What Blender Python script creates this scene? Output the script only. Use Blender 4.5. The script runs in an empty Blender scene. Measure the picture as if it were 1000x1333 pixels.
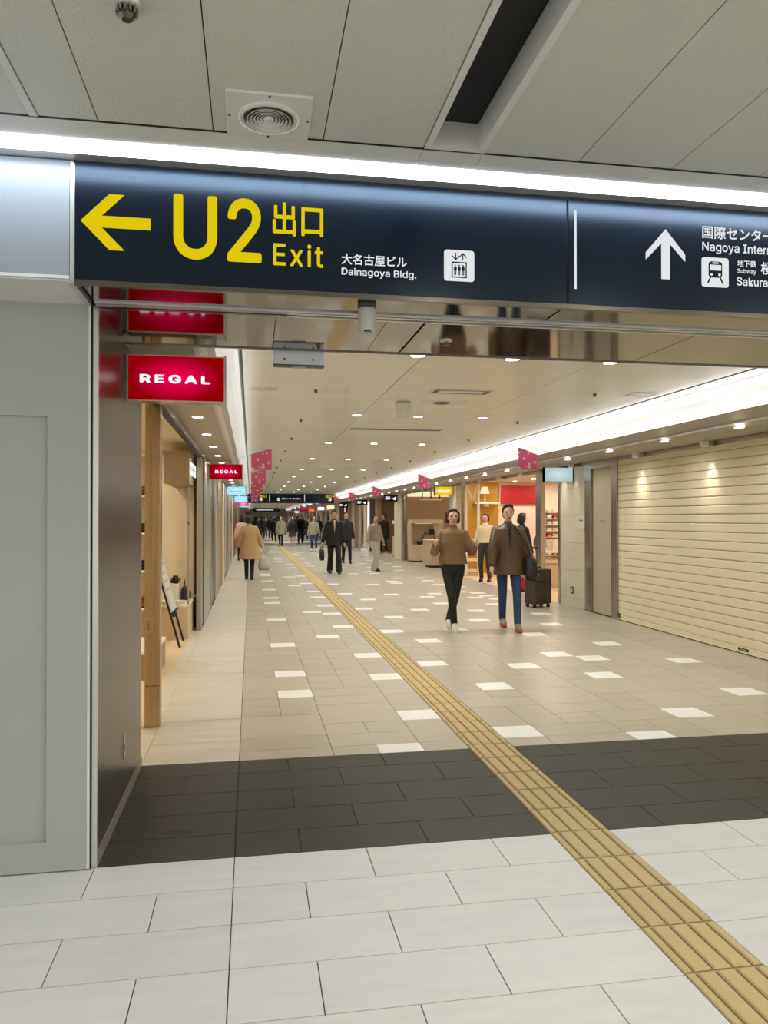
import bpy, math, random
from mathutils import Vector, Matrix
random.seed(7)
SC = bpy.context.scene
COL = SC.collection
PI = math.pi

# ---------------------------------------------------------------- camera, world, exposure
cam = bpy.data.cameras.new('camera')
cam_o = bpy.data.objects.new('camera', cam)
COL.objects.link(cam_o)
cam.sensor_fit = 'HORIZONTAL'
cam.sensor_width = 36.0
cam.lens = 36.0
cam.clip_start = 0.05
cam.clip_end = 400
cam_o.location = (0, 0, 1.5)
cam_o.rotation_euler = (PI / 2 + math.atan(0.0085), 0, -math.atan(0.173))
SC.camera = cam_o

world = bpy.data.worlds.new('hall_ambient')
world.use_nodes = True
world.node_tree.nodes['Background'].inputs[0].default_value = (1.0, 0.98, 0.95, 1)
world.node_tree.nodes['Background'].inputs[1].default_value = 1.05
SC.world = world

vs = SC.view_settings
vs.view_transform = 'Standard'
vs.look = 'None'
vs.exposure = 0.12
vs.gamma = 1.0
vs.use_curve_mapping = False
SC.cycles.sample_clamp_indirect = 3.0
SC.cycles.sample_clamp_direct = 0.0
SC.cycles.max_bounces = 8
SC.cycles.diffuse_bounces = 4
SC.cycles.glossy_bounces = 4
SC.cycles.caustics_reflective = False
SC.cycles.caustics_refractive = False

# ---------------------------------------------------------------- materials
def lin(r, g, b):
    f = lambda v: (v / 255 / 12.92) if v <= 10 else ((v / 255 + 0.055) / 1.055) ** 2.4
    return (f(r), f(g), f(b), 1)

def mat(name, rgb, rough=0.5, metal=0.0, spec=0.5, var=0.0, scale=6.0, stretch=(1, 1, 1),
        bump=0.0, bscale=40.0, bstretch=(1, 1, 1), island=0.0, alpha=None, trans=0.0):
    """Principled material: base colour, soft noise variation, fine relief."""
    m = bpy.data.materials.new(name)
    m.use_nodes = True
    nt = m.node_tree
    N, L = nt.nodes, nt.links
    p = N['Principled BSDF']
    col = lin(*rgb)
    p.inputs['Base Color'].default_value = col
    p.inputs['Roughness'].default_value = rough
    p.inputs['Metallic'].default_value = metal
    p.inputs['Specular IOR Level'].default_value = spec
    if trans:
        p.inputs['Transmission Weight'].default_value = trans
    tc = None
    if name == 'navy':
        p.inputs['Specular Tint'].default_value = (0.62, 0.80, 1.0, 1)
    if var or bump or island:
        tc = N.new('ShaderNodeNewGeometry')
    last = None
    if var:
        mp = N.new('ShaderNodeMapping')
        mp.inputs['Scale'].default_value = stretch
        L.new(tc.outputs['Position'], mp.inputs[0])
        nz = N.new('ShaderNodeTexNoise')
        nz.inputs['Scale'].default_value = scale
        nz.inputs['Detail'].default_value = 6
        nz.inputs['Roughness'].default_value = 0.6
        L.new(mp.outputs[0], nz.inputs['Vector'])
        rp = N.new('ShaderNodeMapRange')
        rp.inputs['From Min'].default_value = 0.3
        rp.inputs['From Max'].default_value = 0.7
        rp.inputs['To Min'].default_value = 1 - var
        rp.inputs['To Max'].default_value = 1 + var
        L.new(nz.outputs[0], rp.inputs['Value'])
        last = rp.outputs[0]
    if island:
        oi = N.new('ShaderNodeObjectInfo')
        r2 = N.new('ShaderNodeMapRange')
        r2.inputs['To Min'].default_value = 1 - island
        r2.inputs['To Max'].default_value = 1 + island
        L.new(oi.outputs['Random'], r2.inputs['Value'])
        if last is None:
            last = r2.outputs[0]
        else:
            mu = N.new('ShaderNodeMath')
            mu.operation = 'MULTIPLY'
            L.new(last, mu.inputs[0])
            L.new(r2.outputs[0], mu.inputs[1])
            last = mu.outputs[0]
    if last is not None:
        vm = N.new('ShaderNodeVectorMath')
        vm.operation = 'SCALE'
        vm.inputs[0].default_value = col[:3]
        L.new(last, vm.inputs['Scale'])
        L.new(vm.outputs[0], p.inputs['Base Color'])
    if bump:
        mp = N.new('ShaderNodeMapping')
        mp.inputs['Scale'].default_value = bstretch
        L.new(tc.outputs['Position'], mp.inputs[0])
        nz = N.new('ShaderNodeTexNoise')
        nz.inputs['Scale'].default_value = bscale
        nz.inputs['Detail'].default_value = 3
        L.new(mp.outputs[0], nz.inputs['Vector'])
        bp = N.new('ShaderNodeBump')
        bp.inputs['Strength'].default_value = bump
        bp.inputs['Distance'].default_value = 0.01
        L.new(nz.outputs[0], bp.inputs['Height'])
        L.new(bp.outputs[0], p.inputs['Normal'])
    if alpha is not None:
        p.inputs['Alpha'].default_value = alpha
    return m

def emit(name, rgb, strength):
    m = bpy.data.materials.new(name)
    m.use_nodes = True
    nt = m.node_tree
    nt.nodes.remove(nt.nodes['Principled BSDF'])
    e = nt.nodes.new('ShaderNodeEmission')
    e.inputs[0].default_value = lin(*rgb)
    e.inputs[1].default_value = strength
    nt.links.new(e.outputs[0], nt.nodes['Material Output'].inputs[0])
    return m

def backlit(name, edge, centre, rad=(0.3, 1, 0.14), strength=1.0):
    """Backlit acrylic face: the tubes behind it make its middle brighter (object space)."""
    m = emit(name, edge, strength)
    nt = m.node_tree
    e = [n for n in nt.nodes if n.type == 'EMISSION'][0]
    tc = nt.nodes.new('ShaderNodeTexCoord')
    mp = nt.nodes.new('ShaderNodeMapping')
    mp.inputs['Location'].default_value = (-0.5 / rad[0] * 0, 0, 0)
    mp.inputs['Scale'].default_value = (1 / rad[0], 0.0, 1 / rad[2])
    nt.links.new(tc.outputs['Object'], mp.inputs[0])
    g = nt.nodes.new('ShaderNodeTexGradient')
    g.gradient_type = 'SPHERICAL'
    nt.links.new(mp.outputs[0], g.inputs[0])
    mx = nt.nodes.new('ShaderNodeMix')
    mx.data_type = 'RGBA'
    nt.links.new(g.outputs['Fac'], mx.inputs['Factor'])
    mx.inputs['A'].default_value = lin(*edge)
    mx.inputs['B'].default_value = lin(*centre)
    nt.links.new(mx.outputs['Result'], e.inputs[0])
    return m

M = {}
M['tile_near'] = mat('tile_near', (210, 207, 199), 0.45, var=0.05, scale=3, stretch=(1.0, 5, 1), island=0.035)
M['tile_dark'] = mat('tile_dark', (54, 51, 45), 0.45, spec=0.22, var=0.07, scale=3, stretch=(1.2, 4, 1), island=0.06)
M['tile_corr'] = mat('tile_corr', (180, 172, 155), 0.33, var=0.05, scale=2.5, stretch=(1.2, 4, 1), island=0.05)
M['tile_white'] = mat('tile_white', (244, 243, 240), 0.35, island=0.015)
M['tile_side'] = mat('tile_side', (206, 199, 182), 0.36, var=0.10, scale=1.8, stretch=(1.0, 5, 1), island=0.03)
M['tile_sider'] = mat('tile_sider', (170, 163, 152), 0.36, var=0.08, scale=1.8, stretch=(1.0, 4, 1), island=0.03)
M['joint'] = mat('joint', (70, 66, 62), 0.9)
M['tactile'] = mat('tactile', (190, 168, 112), 0.6, var=0.05, scale=14, island=0.03, bump=0.1, bscale=200)
M['wood_floor'] = mat('wood_floor', (224, 200, 164), 0.35, var=0.06, scale=3, stretch=(8, 1, 1))
M['ceil_near'] = mat('ceil_near', (200, 201, 190), 0.42, var=0.02, scale=4, bump=0.35, bscale=55, bstretch=(1.6, 1, 1))
M['ceil_trim'] = mat('ceil_trim', (214, 214, 208), 0.4)
M['black'] = mat('black', (10, 11, 16), 0.6)
M['black_gloss'] = mat('black_gloss', (14, 14, 16), 0.25)
M['ceil_corr'] = mat('ceil_corr', (234, 233, 222), 0.30, var=0.03, scale=1.2, stretch=(0.5, 6, 1), bump=0.16, bscale=3.0, bstretch=(0.25, 7, 1), island=0.02)
M['white_cove'] = mat('white_cove', (240, 241, 242), 0.35)
M['soffit_beige'] = mat('soffit_beige', (180, 172, 158), 0.6, var=0.04, scale=25, bump=0.12, bscale=90)
M['fascia_light'] = mat('fascia_light', (208, 204, 194), 0.6, var=0.03, scale=25)
M['wall_white'] = mat('wall_white', (162, 164, 156), 0.35, var=0.02, scale=2, bump=0.03, bscale=30)
M['panel_white'] = mat('panel_white', (140, 147, 152), 0.3)
M['navy'] = mat('navy', (1, 7, 18), 0.24, spec=0.5)
M['bronze_panel'] = mat('bronze_panel', (92, 84, 77), 0.28, metal=0.75, var=0.05, scale=2, stretch=(1, 1, 30))
M['steel'] = mat('steel', (176, 170, 160), 0.22, metal=1.0, var=0.05, scale=3, stretch=(12, 12, 0.6))
M['steel_dark'] = mat('steel_dark', (112, 106, 98), 0.25, metal=1.0)
M['mirror_soffit'] = mat('mirror_soffit', (122, 116, 108), 0.07, metal=1.0, var=0.03, scale=1.0)
M['alu'] = mat('alu', (206, 206, 204), 0.3, metal=0.6)
M['gold'] = mat('gold', (178, 158, 120), 0.26, metal=1.0, var=0.10, scale=3, stretch=(16, 16, 0.4))
M['yellow_sign'] = emit('yellow_sign', (240, 214, 14), 0.78)
M['white_sign'] = emit('white_sign', (236, 238, 240), 0.85)
M['grey_sign'] = mat('grey_sign', (226, 228, 228), 0.4)
M['led'] = emit('led', (228, 240, 255), 15.0)
M['cove_led'] = emit('cove_led', (250, 250, 252), 18.0)
M['tube_led'] = emit('tube_led', (252, 252, 252), 8.0)
M['lamp_warm'] = emit('lamp_warm', (255, 252, 244), 14.0)
M['lamp_soft'] = emit('lamp_soft', (255, 250, 238), 14.0)
M['hall_fill'] = emit('hall_fill', (255, 250, 242), 200.0)  # added fill for the near hall, out of view
M['lamp_shop'] = emit('lamp_shop', (255, 242, 222), 260.0)
M['red_face'] = backlit('red_face', (138, 0, 4), (236, 0, 80), (0.235, 1, 0.125), 1.0)
M['blue_face'] = backlit('blue_face', (150, 212, 240), (196, 246, 255), (0.3, 1, 0.14), 1.0)
M['pale_face'] = backlit('pale_face', (178, 198, 200), (214, 236, 240), (0.3, 1, 0.14), 0.85)
M['yellow_face'] = backlit('yellow_face', (206, 150, 8), (246, 228, 40), (0.34, 1, 0.16), 1.0)
M['pink_face'] = backlit('pink_face', (214, 20, 130), (250, 190, 226), (0.2, 1, 0.1), 1.0)
M['orange_face'] = emit('orange_face', (255, 120, 30), 1.0)
M['warm_face'] = emit('warm_face', (255, 228, 180), 1.0)
M['white_print'] = emit('white_print', (244, 248, 250), 1.1)
M['shutter'] = mat('shutter', (224, 214, 182), 0.6, spec=0.3, var=0.02, scale=3)
M['door_beige'] = mat('door_beige', (184, 172, 146), 0.45)
M['stone'] = mat('stone', (216, 208, 186), 0.5, var=0.04, scale=3, stretch=(1, 1, 2), island=0.02)
M['white_plastic'] = mat('white_plastic', (226, 224, 216), 0.4)
M['grey_plastic'] = mat('grey_plastic', (186, 184, 174), 0.45)
M['grey_dark'] = mat('grey_dark', (84, 84, 82), 0.5)
M['cream'] = mat('cream', (232, 218, 188), 0.6)
M['shop_wall'] = mat('shop_wall', (228, 212, 180), 0.6)
M['tan_box'] = mat('tan_box', (150, 126, 92), 0.5)
M['platform'] = mat('platform', (206, 182, 146), 0.4)
M['glass'] = mat('glass', (235, 245, 242), 0.02, trans=0.0, alpha=0.16)
M['red_wall'] = mat('red_wall', (168, 5, 9), 0.5)
M['yellow_wall'] = mat('yellow_wall', (178, 132, 28), 0.55)
M['pink_wall'] = mat('pink_wall', (240, 222, 204), 0.6)
M['brown_wall'] = mat('brown_wall', (158, 128, 100), 0.55)
M['brown_dark'] = mat('brown_dark', (70, 46, 32), 0.55)
M['plaster'] = mat('plaster', (190, 170, 146), 0.55)
M['red_dark'] = mat('red_dark', (140, 24, 30), 0.45)
M['black_leather'] = mat('black_leather', (24, 22, 22), 0.35)
M['brown_leather'] = mat('brown_leather', (130, 64, 34), 0.4)
M['leaf'] = mat('leaf', (110, 140, 60), 0.5)
M['wood_white'] = mat('wood_white', (236, 224, 204), 0.5)
M['case_brown'] = mat('case_brown', (62, 48, 32), 0.45, var=0.1, scale=30)
M['plate_blue'] = mat('plate_blue', (246, 248, 248), 0.4)
M['tactile_shade_seam'] = mat('tactile_shade_seam', (112, 94, 58), 0.8, var=0.12, scale=40)  # painted shade of the guide bar slopes, also the tile seams
M['post_taupe'] = mat('post_taupe', (158, 148, 132), 0.35, metal=0.4, var=0.04, scale=3, stretch=(8, 8, 0.5))
M['lamp_far'] = emit('lamp_far', (255, 252, 244), 120.0)

# ---------------------------------------------------------------- geometry helpers
WL = {}          # world position of every object's origin

class MB:
    def __init__(s):
        s.v, s.f = [], []
    def add(s, vs_, fs_):
        n = len(s.v)
        s.v += [tuple(p) for p in vs_]
        s.f += [tuple(i + n for i in q) for q in fs_]
        return s
    def box(s, x0, x1, y0, y1, z0, z1):
        return s.add([(x0, y0, z0), (x1, y0, z0), (x1, y1, z0), (x0, y1, z0), (x0, y0, z1), (x1, y0, z1), (x1, y1, z1), (x0, y1, z1)],
                     [(0, 3, 2, 1), (4, 5, 6, 7), (0, 1, 5, 4), (1, 2, 6, 5), (2, 3, 7, 6), (3, 0, 4, 7)])
    def prism(s, poly, axis, t0, t1):
        """Polygon in the two other axes (in xyz order) pushed along axis."""
        def P(a, b, t):
            return {'x': (t, a, b), 'y': (a, t, b), 'z': (a, b, t)}[axis]
        n = len(poly)
        vs_ = [P(a, b, t0) for a, b in poly] + [P(a, b, t1) for a, b in poly]
        fs_ = [tuple(range(n))[::-1], tuple(range(n, 2 * n))]
        fs_ += [(i, (i + 1) % n, n + (i + 1) % n, n + i) for i in range(n)]
        return s.add(vs_, fs_)
    def cyl(s, c, r, h, seg=16, r2=None, axis='z'):
        """Cylinder or cone frustum from c along +axis for length h."""
        r2 = r if r2 is None else r2
        return s.lathe([(0, 0), (r, 0), (r2, h), (0, h)], c, seg, axis)
    def lathe(s, prof, c, seg=16, axis='z'):
        def P(r, a, t):
            u, w = r * math.cos(a), r * math.sin(a)
            d = {'z': (u, w, t), 'y': (u, t, -w), 'x': (t, u, w)}[axis]
            return (c[0] + d[0], c[1] + d[1], c[2] + d[2])
        rings = []
        vs_ = []
        for r, t in prof:
            if r < 1e-6:
                rings.append([len(vs_)])
                vs_.append(P(0, 0, t))
            else:
                rings.append(list(range(len(vs_), len(vs_) + seg)))
                vs_ += [P(r, 2 * PI * i / seg, t) for i in range(seg)]
        fs_ = []
        for A, B in zip(rings, rings[1:]):
            for i in range(seg):
                j = (i + 1) % seg
                q = [A[i % len(A)], A[j % len(A)], B[j % len(B)], B[i % len(B)]]
                q2 = []
                for k in q:
                    if k not in q2:
                        q2.append(k)
                if len(q2) > 2:
                    fs_.append(tuple(q2))
        return s.add(vs_, fs_)
    def tube(s, path, r, seg=8, r1=None):
        """Round bar along a path of points."""
        path = [Vector(p) for p in path]
        vs_, n = [], len(path)
        for i, p in enumerate(path):
            d = (path[min(i + 1, n - 1)] - path[max(i - 1, 0)]).normalized()
            a = d.orthogonal().normalized() if i == 0 else (a - d * a.dot(d)).normalized()
            b = d.cross(a)
            rr = r if r1 is None else r + (r1 - r) * i / (n - 1)
            vs_ += [p + (a * math.cos(2 * PI * k / seg) + b * math.sin(2 * PI * k / seg)) * rr for k in range(seg)]
        fs_ = [tuple(range(seg))[::-1], tuple(range((n - 1) * seg, n * seg))]
        for i in range(n - 1):
            fs_ += [(i * seg + k, i * seg + (k + 1) % seg, (i + 1) * seg + (k + 1) % seg, (i + 1) * seg + k) for k in range(seg)]
        return s.add(vs_, fs_)
    def ell(s, c, r, R=None, seg=12, rings=8):
        vs_, fs_ = [], []
        for i in range(rings + 1):
            t = PI * i / rings
            for k in range(seg):
                a = 2 * PI * k / seg
                p = Vector((r[0] * math.sin(t) * math.cos(a), r[1] * math.sin(t) * math.sin(a), r[2] * math.cos(t)))
                if R is not None:
                    p = R @ p
                vs_.append(p + Vector(c))
        for i in range(rings):
            for k in range(seg):
                a, b = i * seg + k, i * seg + (k + 1) % seg
                fs_.append((a, a + seg, b + seg, b))
        return s.add(vs_, fs_)
    def cap(s, p0, p1, r0, r1, flat=1.0, seg=12):
        """Tapered capsule between two points; flat squeezes it front to back."""
        p0, p1 = Vector(p0), Vector(p1)
        d = p1 - p0
        ln = max(d.length, 1e-6)
        d = d / ln
        a = Vector((1, 0, 0)) - d * d.x
        a = a.normalized() if a.length > 0.2 else d.orthogonal().normalized()
        b = d.cross(a)
        prof = [(-r0 * math.cos(PI / 2 * i / 4), r0 * math.sin(PI / 2 * i / 4)) for i in range(5)]
        prof += [(ln + r1 * math.sin(PI / 2 * i / 4), r1 * math.cos(PI / 2 * i / 4)) for i in range(5)]
        vs_, fs_ = [], []
        for t, r in prof:
            vs_ += [p0 + d * t + a * (r * math.cos(2 * PI * k / seg)) + b * (r * flat * math.sin(2 * PI * k / seg)) for k in range(seg)]
        for i in range(len(prof) - 1):
            fs_ += [(i * seg + k, i * seg + (k + 1) % seg, (i + 1) * seg + (k + 1) % seg, (i + 1) * seg + k) for k in range(seg)]
        return s.add(vs_, fs_)
    def loft(s, rings, seg=20, sup=1.0):
        """Closed loft through horizontal ellipses (cx, cy, z, rx, ry)."""
        vs_, fs_ = [], []
        for cx, cy, z, rx, ry in rings:
            for k in range(seg):
                a = 2 * PI * k / seg
                u, w = math.cos(a), math.sin(a)
                u = math.copysign(abs(u) ** sup, u)
                w = math.copysign(abs(w) ** sup, w)
                vs_.append((cx + rx * u, cy + ry * w, z))
        for i in range(len(rings) - 1):
            fs_ += [(i * seg + k, i * seg + (k + 1) % seg, (i + 1) * seg + (k + 1) % seg, (i + 1) * seg + k) for k in range(seg)]
        fs_ += [tuple(range(seg))[::-1], tuple(range((len(rings) - 1) * seg, len(rings) * seg))]
        return s.add(vs_, fs_)
    def rot(s, ang, c=(0, 0, 0), axis='Z'):
        R = Matrix.Rotation(ang, 3, axis)
        c = Vector(c)
        s.v = [tuple(R @ (Vector(p) - c) + c) for p in s.v]
        return s

def mesh_of(name, mb, m):
    me = bpy.data.meshes.new(name)
    me.from_pydata(mb.v, [], mb.f)
    me.update()
    if m is not None:
        me.materials.append(m)
    return me

def fix_normals(me):
    import bmesh
    b = bmesh.new()
    b.from_mesh(me)
    bmesh.ops.recalc_face_normals(b, faces=b.faces)
    b.to_mesh(me)
    b.free()

def build(name, mb, m, parent=None, origin='base', smooth=False, bevel=0.0):
    """One mesh object; its origin at its base (or centre); parented when asked."""
    lo = [min(p[i] for p in mb.v) for i in range(3)]
    hi = [max(p[i] for p in mb.v) for i in range(3)]
    o_ = Vector(((lo[0] + hi[0]) / 2, (lo[1] + hi[1]) / 2, lo[2] if origin == 'base' else (lo[2] + hi[2]) / 2))
    mb.v = [(p[0] - o_.x, p[1] - o_.y, p[2] - o_.z) for p in mb.v]
    me = mesh_of(name, mb, M[m] if isinstance(m, str) else m)
    fix_normals(me)
    if smooth:
        me.shade_smooth()
    ob = bpy.data.objects.new(name, me)
    COL.objects.link(ob)
    place(ob, o_, parent)
    if bevel:
        md = ob.modifiers.new('edge', 'BEVEL')
        md.width = bevel
        md.segments = 2
        md.limit_method = 'ANGLE'
    return ob

def place(ob, world, parent=None):
    world = Vector(world)
    WL[ob.name] = world
    if parent is not None:
        ob.parent = parent
        ob.location = world - WL[parent.name]
    else:
        ob.location = world

def tag(o, label, cat, group=None):
    o['label'] = label
    o['category'] = cat
    if group:
        o['group'] = group
    return o

def thing(name, label, cat, loc, group=None):
    o = bpy.data.objects.new(name, None)
    o.empty_display_size = 0.1
    COL.objects.link(o)
    place(o, loc)
    return tag(o, label, cat, group)

def struct(o):
    o['kind'] = 'structure'
    return o

def sroot(name, loc=(0, 0, 0)):
    o = bpy.data.objects.new(name, None)
    o.empty_display_size = 0.1
    COL.objects.link(o)
    place(o, loc)
    o['kind'] = 'structure'
    return o

def copy_tree(o, delta, parent=None, label=None, group=None):
    """Copy a thing with its parts and sub-parts (mesh data shared)."""
    c = o.copy()
    COL.objects.link(c)
    WL[c.name] = WL[o.name] + Vector(delta)
    if parent is None:
        c.location = WL[c.name]
        if label:
            c['label'] = label
        if group:
            c['group'] = group
    else:
        c.parent = parent
    for ch in list(o.children):
        copy_tree(ch, delta, c)
    return c

_cache = {}
def piece(parent, name, x0, x1, y0, y1, z0, z1, m):
    """A cheap box piece whose mesh data is shared between alike pieces."""
    k = (name, m, round(x1 - x0, 4), round(y1 - y0, 4), round(z1 - z0, 4))
    if k not in _cache:
        a, b, c = (x1 - x0) / 2, (y1 - y0) / 2, (z1 - z0)
        _cache[k] = mesh_of(name, MB().box(-a, a, -b, b, 0, c), M[m])
    ob = bpy.data.objects.new(name, _cache[k])
    COL.objects.link(ob)
    place(ob, ((x0 + x1) / 2, (y0 + y1) / 2, z0), parent)
    return ob

FONT = None
try:        # the sans serif that ships with Blender itself
    import os
    FONT = bpy.data.fonts.load(os.path.join(bpy.utils.system_resource('DATAFILES', path='fonts'), 'Inter.woff2'))
except Exception:
    FONT = None

def text_mb(txt, x0, x1, z0, z1, y=0.0, th=0.003, bold=0.0, space=1.0, keep=False):
    """Lettering as flat geometry in the xz plane facing -y, fitted into a rectangle."""
    cu = bpy.data.curves.new('lettering', 'FONT')
    if FONT is not None and all(ord(c_) < 0x2000 for c_ in txt):
        cu.font = FONT
    cu.body = txt
    cu.size = 1.0
    cu.space_character = space
    cu.resolution_u = 4
    ob = bpy.data.objects.new('lettering', cu)
    COL.objects.link(ob)
    dg = bpy.context.evaluated_depsgraph_get()
    dg.update()
    me = bpy.data.meshes.new_from_object(ob.evaluated_get(dg))
    vv = [v.co.copy() for v in me.vertices]
    ff = [tuple(p.vertices) for p in me.polygons]
    bpy.data.objects.remove(ob)
    bpy.data.curves.remove(cu)
    bpy.data.meshes.remove(me)
    ax0, ax1 = min(v.x for v in vv) - bold, max(v.x for v in vv) + bold
    ay0, ay1 = min(v.y for v in vv) - bold, max(v.y for v in vv) + bold
    sz = (z1 - z0) / (ay1 - ay0)
    sx = sz if (keep or x1 is None) else (x1 - x0) / (ax1 - ax0)
    mb = MB()
    shifts = [(0, 0)]
    if bold:        # thicken the strokes by overlaying shifted outlines
        shifts = [(bold * math.cos(k * PI / 4), bold * math.sin(k * PI / 4)) for k in range(8)]
    for k, (dx, dz) in enumerate(shifts):
        mb.add([(x0 + (v.x + dx - ax0) * sx, y - 0.00002 * k, z0 + (v.y + dz - ay0) * sz) for v in vv], ff)
    return mb

def face_y_to(mb, mode, c):
    """Turn xz lettering (facing -y) so that it faces -x or +x or +y, about point c."""
    ang = {'-x': -PI / 2, '+x': PI / 2, '+y': PI}[mode]
    return mb.rot(ang, c)

# ================================================================= THE SETTING
HW, CW0, CW1 = 2.42, -0.655, 5.38      # beam underside; corridor walls
GX = lambda k: -0.07 + 0.2955 * k      # floor module across
J = 0.0021                              # half a joint

# ---- floor of the hall in front (light grey tiles)
floor = struct(build('floor', MB().box(-3.2, 7.5, -3.0, 112.0, -0.06, -0.006), 'joint'))
near_rows = [3.477 - 0.2865 * i for i in range(0, 13)]
offs = {0: [-0.66, 0.517, 1.108], 1: [-0.367, 0.223, 0.812], 2: [-0.657, 0.517, 1.106], 3: [-0.364, 0.223, 0.813], 4: [-0.66, 0.517, 1.107]}
roff = [2.297, 2.002, 2.297, 2.002]
rest = MB()
for i in range(12):
    y1, y0 = near_rows[i], near_rows[i + 1]
    o4 = 1 if i % 2 else 0
    xs = [-0.07]
    x = -0.367 if o4 else -0.66
    while x > -2.4:
        xs.append(x)
        x -= 0.591
    xs = sorted(xs + ([0.223, 0.813] if o4 else [0.518, 1.108]) + [1.4075])
    if i >= 2:
        if -0.07 in xs and i % 4 in (2, 3) and False:
            xs.remove(-0.07)
    for a, b in zip(xs, xs[1:]):
        piece(floor, 'floor_tile', a + J, b - J, y0 + J, y1 - J, -0.006, 0.0, 'tile_near')
    xs = [1.70]
    x = 2.002 if o4 else 2.297
    while x < 5.4:
        xs.append(x)
        x += 0.591
    for a, b in zip(xs, xs[1:]):
        piece(floor, 'floor_tile', a + J, b - J, y0 + J, y1 - J, -0.006, 0.0, 'tile_near')

# ---- dark band under the beam
band = sroot('floor_dark_band', (2.4, 4.16, 0))
brow = [3.477, 3.74, 4.02, 4.31, 4.615, 4.855]
for i in range(5):
    y0, y1 = brow[i], brow[i + 1]
    xs = [-0.655, -0.07] + ([0.226, 0.815] if i % 2 == 0 else [-0.366, 0.52, 1.11]) + [1.4075]
    if i == 1:
        xs = [-0.655, -0.07, 0.52, 1.11, 1.4075]
    xs = sorted(xs)
    for a, b in zip(xs, xs[1:]):
        piece(band, 'dark_tile', a + J, b - J, y0 + J, y1 - J, -0.006, 0.0, 'tile_dark')
    xs = [1.70]
    x = 2.0 if i % 2 == 0 else 2.29
    while x < 5.3:
        xs.append(x)
        x += 0.591
    xs.append(5.38)
    for a, b in zip(xs, xs[1:]):
        piece(band, 'dark_tile', a + J, b - J, y0 + J, y1 - J, -0.006, 0.0, 'tile_dark')

sr = random.Random(4)
st_x, st_y = -0.335, 3.80
stp = [(st_x + (0.055 + 0.03 * sr.random()) * math.cos(2 * PI * k / 22) * (1.3 if k % 3 else 0.7), st_y + (0.018 + 0.02 * sr.random()) * math.sin(2 * PI * k / 22)) for k in range(22)]
M['stain'] = mat('stain', (34, 28, 20), 0.6, var=0.2, scale=60)
build('floor_stain', MB().prism(stp, 'z', 0.0, 0.0006), 'stain', band)

# ---- corridor floor: beige tiles of mixed size with white squares
corr = sroot('floor_corridor', (2.3, 9.0, 0))
RY = lambda r: 5.045 + 0.2875 * r if r >= 0 else 4.855
whites = {(3, -1), (4, 2), (1, 5), (1, 8), (4, 7), (4, 11), (6, 0), (9, -1), (11, 1), (7, 5), (14, 3), (11, 6), (9, 8), (15, 8), (12, 9), (11, 10), (14, 12),
          (6, 9), (1, 14), (7, 14), (3, 16), (6, 17), (4, 19), (7, 22), (1, 22), (4, 24), (3, 25), (9, 25), (6, 26), (4, 28), (1, 30), (7, 31), (11, 32), (4, 33), (1, 33), (9, 34), (6, 35), (4, 37), (1, 39), (9, 42), (3, 42), (6, 43), (4, 44), (1, 47),
          (12, 15), (9, 17), (14, 18), (11, 20), (15, 22), (12, 24), (14, 27), (11, 28), (15, 30)}
rnd = random.Random(11)
NR = 136
for r in range(29, NR):
    for k in (1, 3, 4, 6, 7, 9, 11, 12, 14, 15):
        if (k < 8 or k == 9) and r < 46:
            continue
        if rnd.random() < 0.13 and (k, r - 1) not in whites and (k - 1, r) not in whites:
            whites.add((k, r))
used = set()
n_obj = 0
far_tiles, far_white = MB(), MB()
for r in range(-1, NR):
    for k in list(range(0, 5)) + list(range(6, 16)):
        if (k, r) in used:
            continue
        kmax = 5 if k < 5 else 16
        w, h, m = 1, 1, 'tile_corr'
        if (k, r) in whites:
            m = 'tile_white'
        else:
            free = lambda kk, rr: kk < kmax and (kk, rr) not in used and (kk, rr) not in whites and rr < NR
            opts = [(2, 2), (2, 1), (1, 2), (2, 2), (2, 1), (1, 1)]
            rnd.shuffle(opts)
            for w, h in opts:
                if r == -1 and h == 2 and rnd.random() < 0.3:
                    continue
                if all(free(k + a, r + b) for a in range(w) for b in range(h)):
                    break
            else:
                w, h = 1, 1
        for a in range(w):
            for b in range(h):
                used.add((k + a, r + b))
        x0, x1, y0, y1 = GX(k) + J, GX(k + w) - J, RY(r) + J, RY(r + h) - J
        if n_obj < 285 and y1 < 16:
            piece(corr, 'white_tile' if m == 'tile_white' else 'floor_tile', x0, x1, y0, y1, -0.006, 0.0, m)
            n_obj += 1
        else:
            (far_white if m == 'tile_white' else far_tiles).box(x0, x1, y0, y1, -0.006, 0.0)
o = build('floor_tile', far_tiles, 'tile_corr', corr); o['kind'] = 'stuff'
o = build('white_tile', far_white, 'tile_white', corr); o['kind'] = 'stuff'
# shop-front strips along both walls
y = 4.855
for i in range(66):
    y1 = y + (0.43 if i == 0 else 0.587)
    piece(corr, 'strip_tile', -0.655 + J, -0.07 - J, y + J, y1 - J, -0.006, 0.0, 'tile_side')
    piece(corr, 'strip_tile', 4.658 + J, 5.38 - J, y + J, y1 - J, -0.006, 0.0, 'tile_sider')
    y = y1
# the far hall and the corridor beyond
farf = sroot('floor_far', (2.3, 60, 0))
yend = RY(NR)
build('floor_slab', MB().box(-0.07, 4.658, yend, 46.5, -0.006, 0), 'tile_corr', farf)
build('floor_slab', MB().box(-0.655, 5.38, 46.5, 47.3, -0.006, 0), 'tile_dark', farf)
build('floor_slab', MB().box(-0.655, 5.38, 47.3, 52.0, -0.006, 0), 'tile_near', farf)
build('floor_slab', MB().box(-0.655, 5.38, 52.0, 53.2, -0.006, 0), 'tile_dark', farf)
build('floor_slab', MB().box(-0.655, 5.38, 53.2, 112, -0.006, 0), 'tile_corr', farf)

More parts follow.
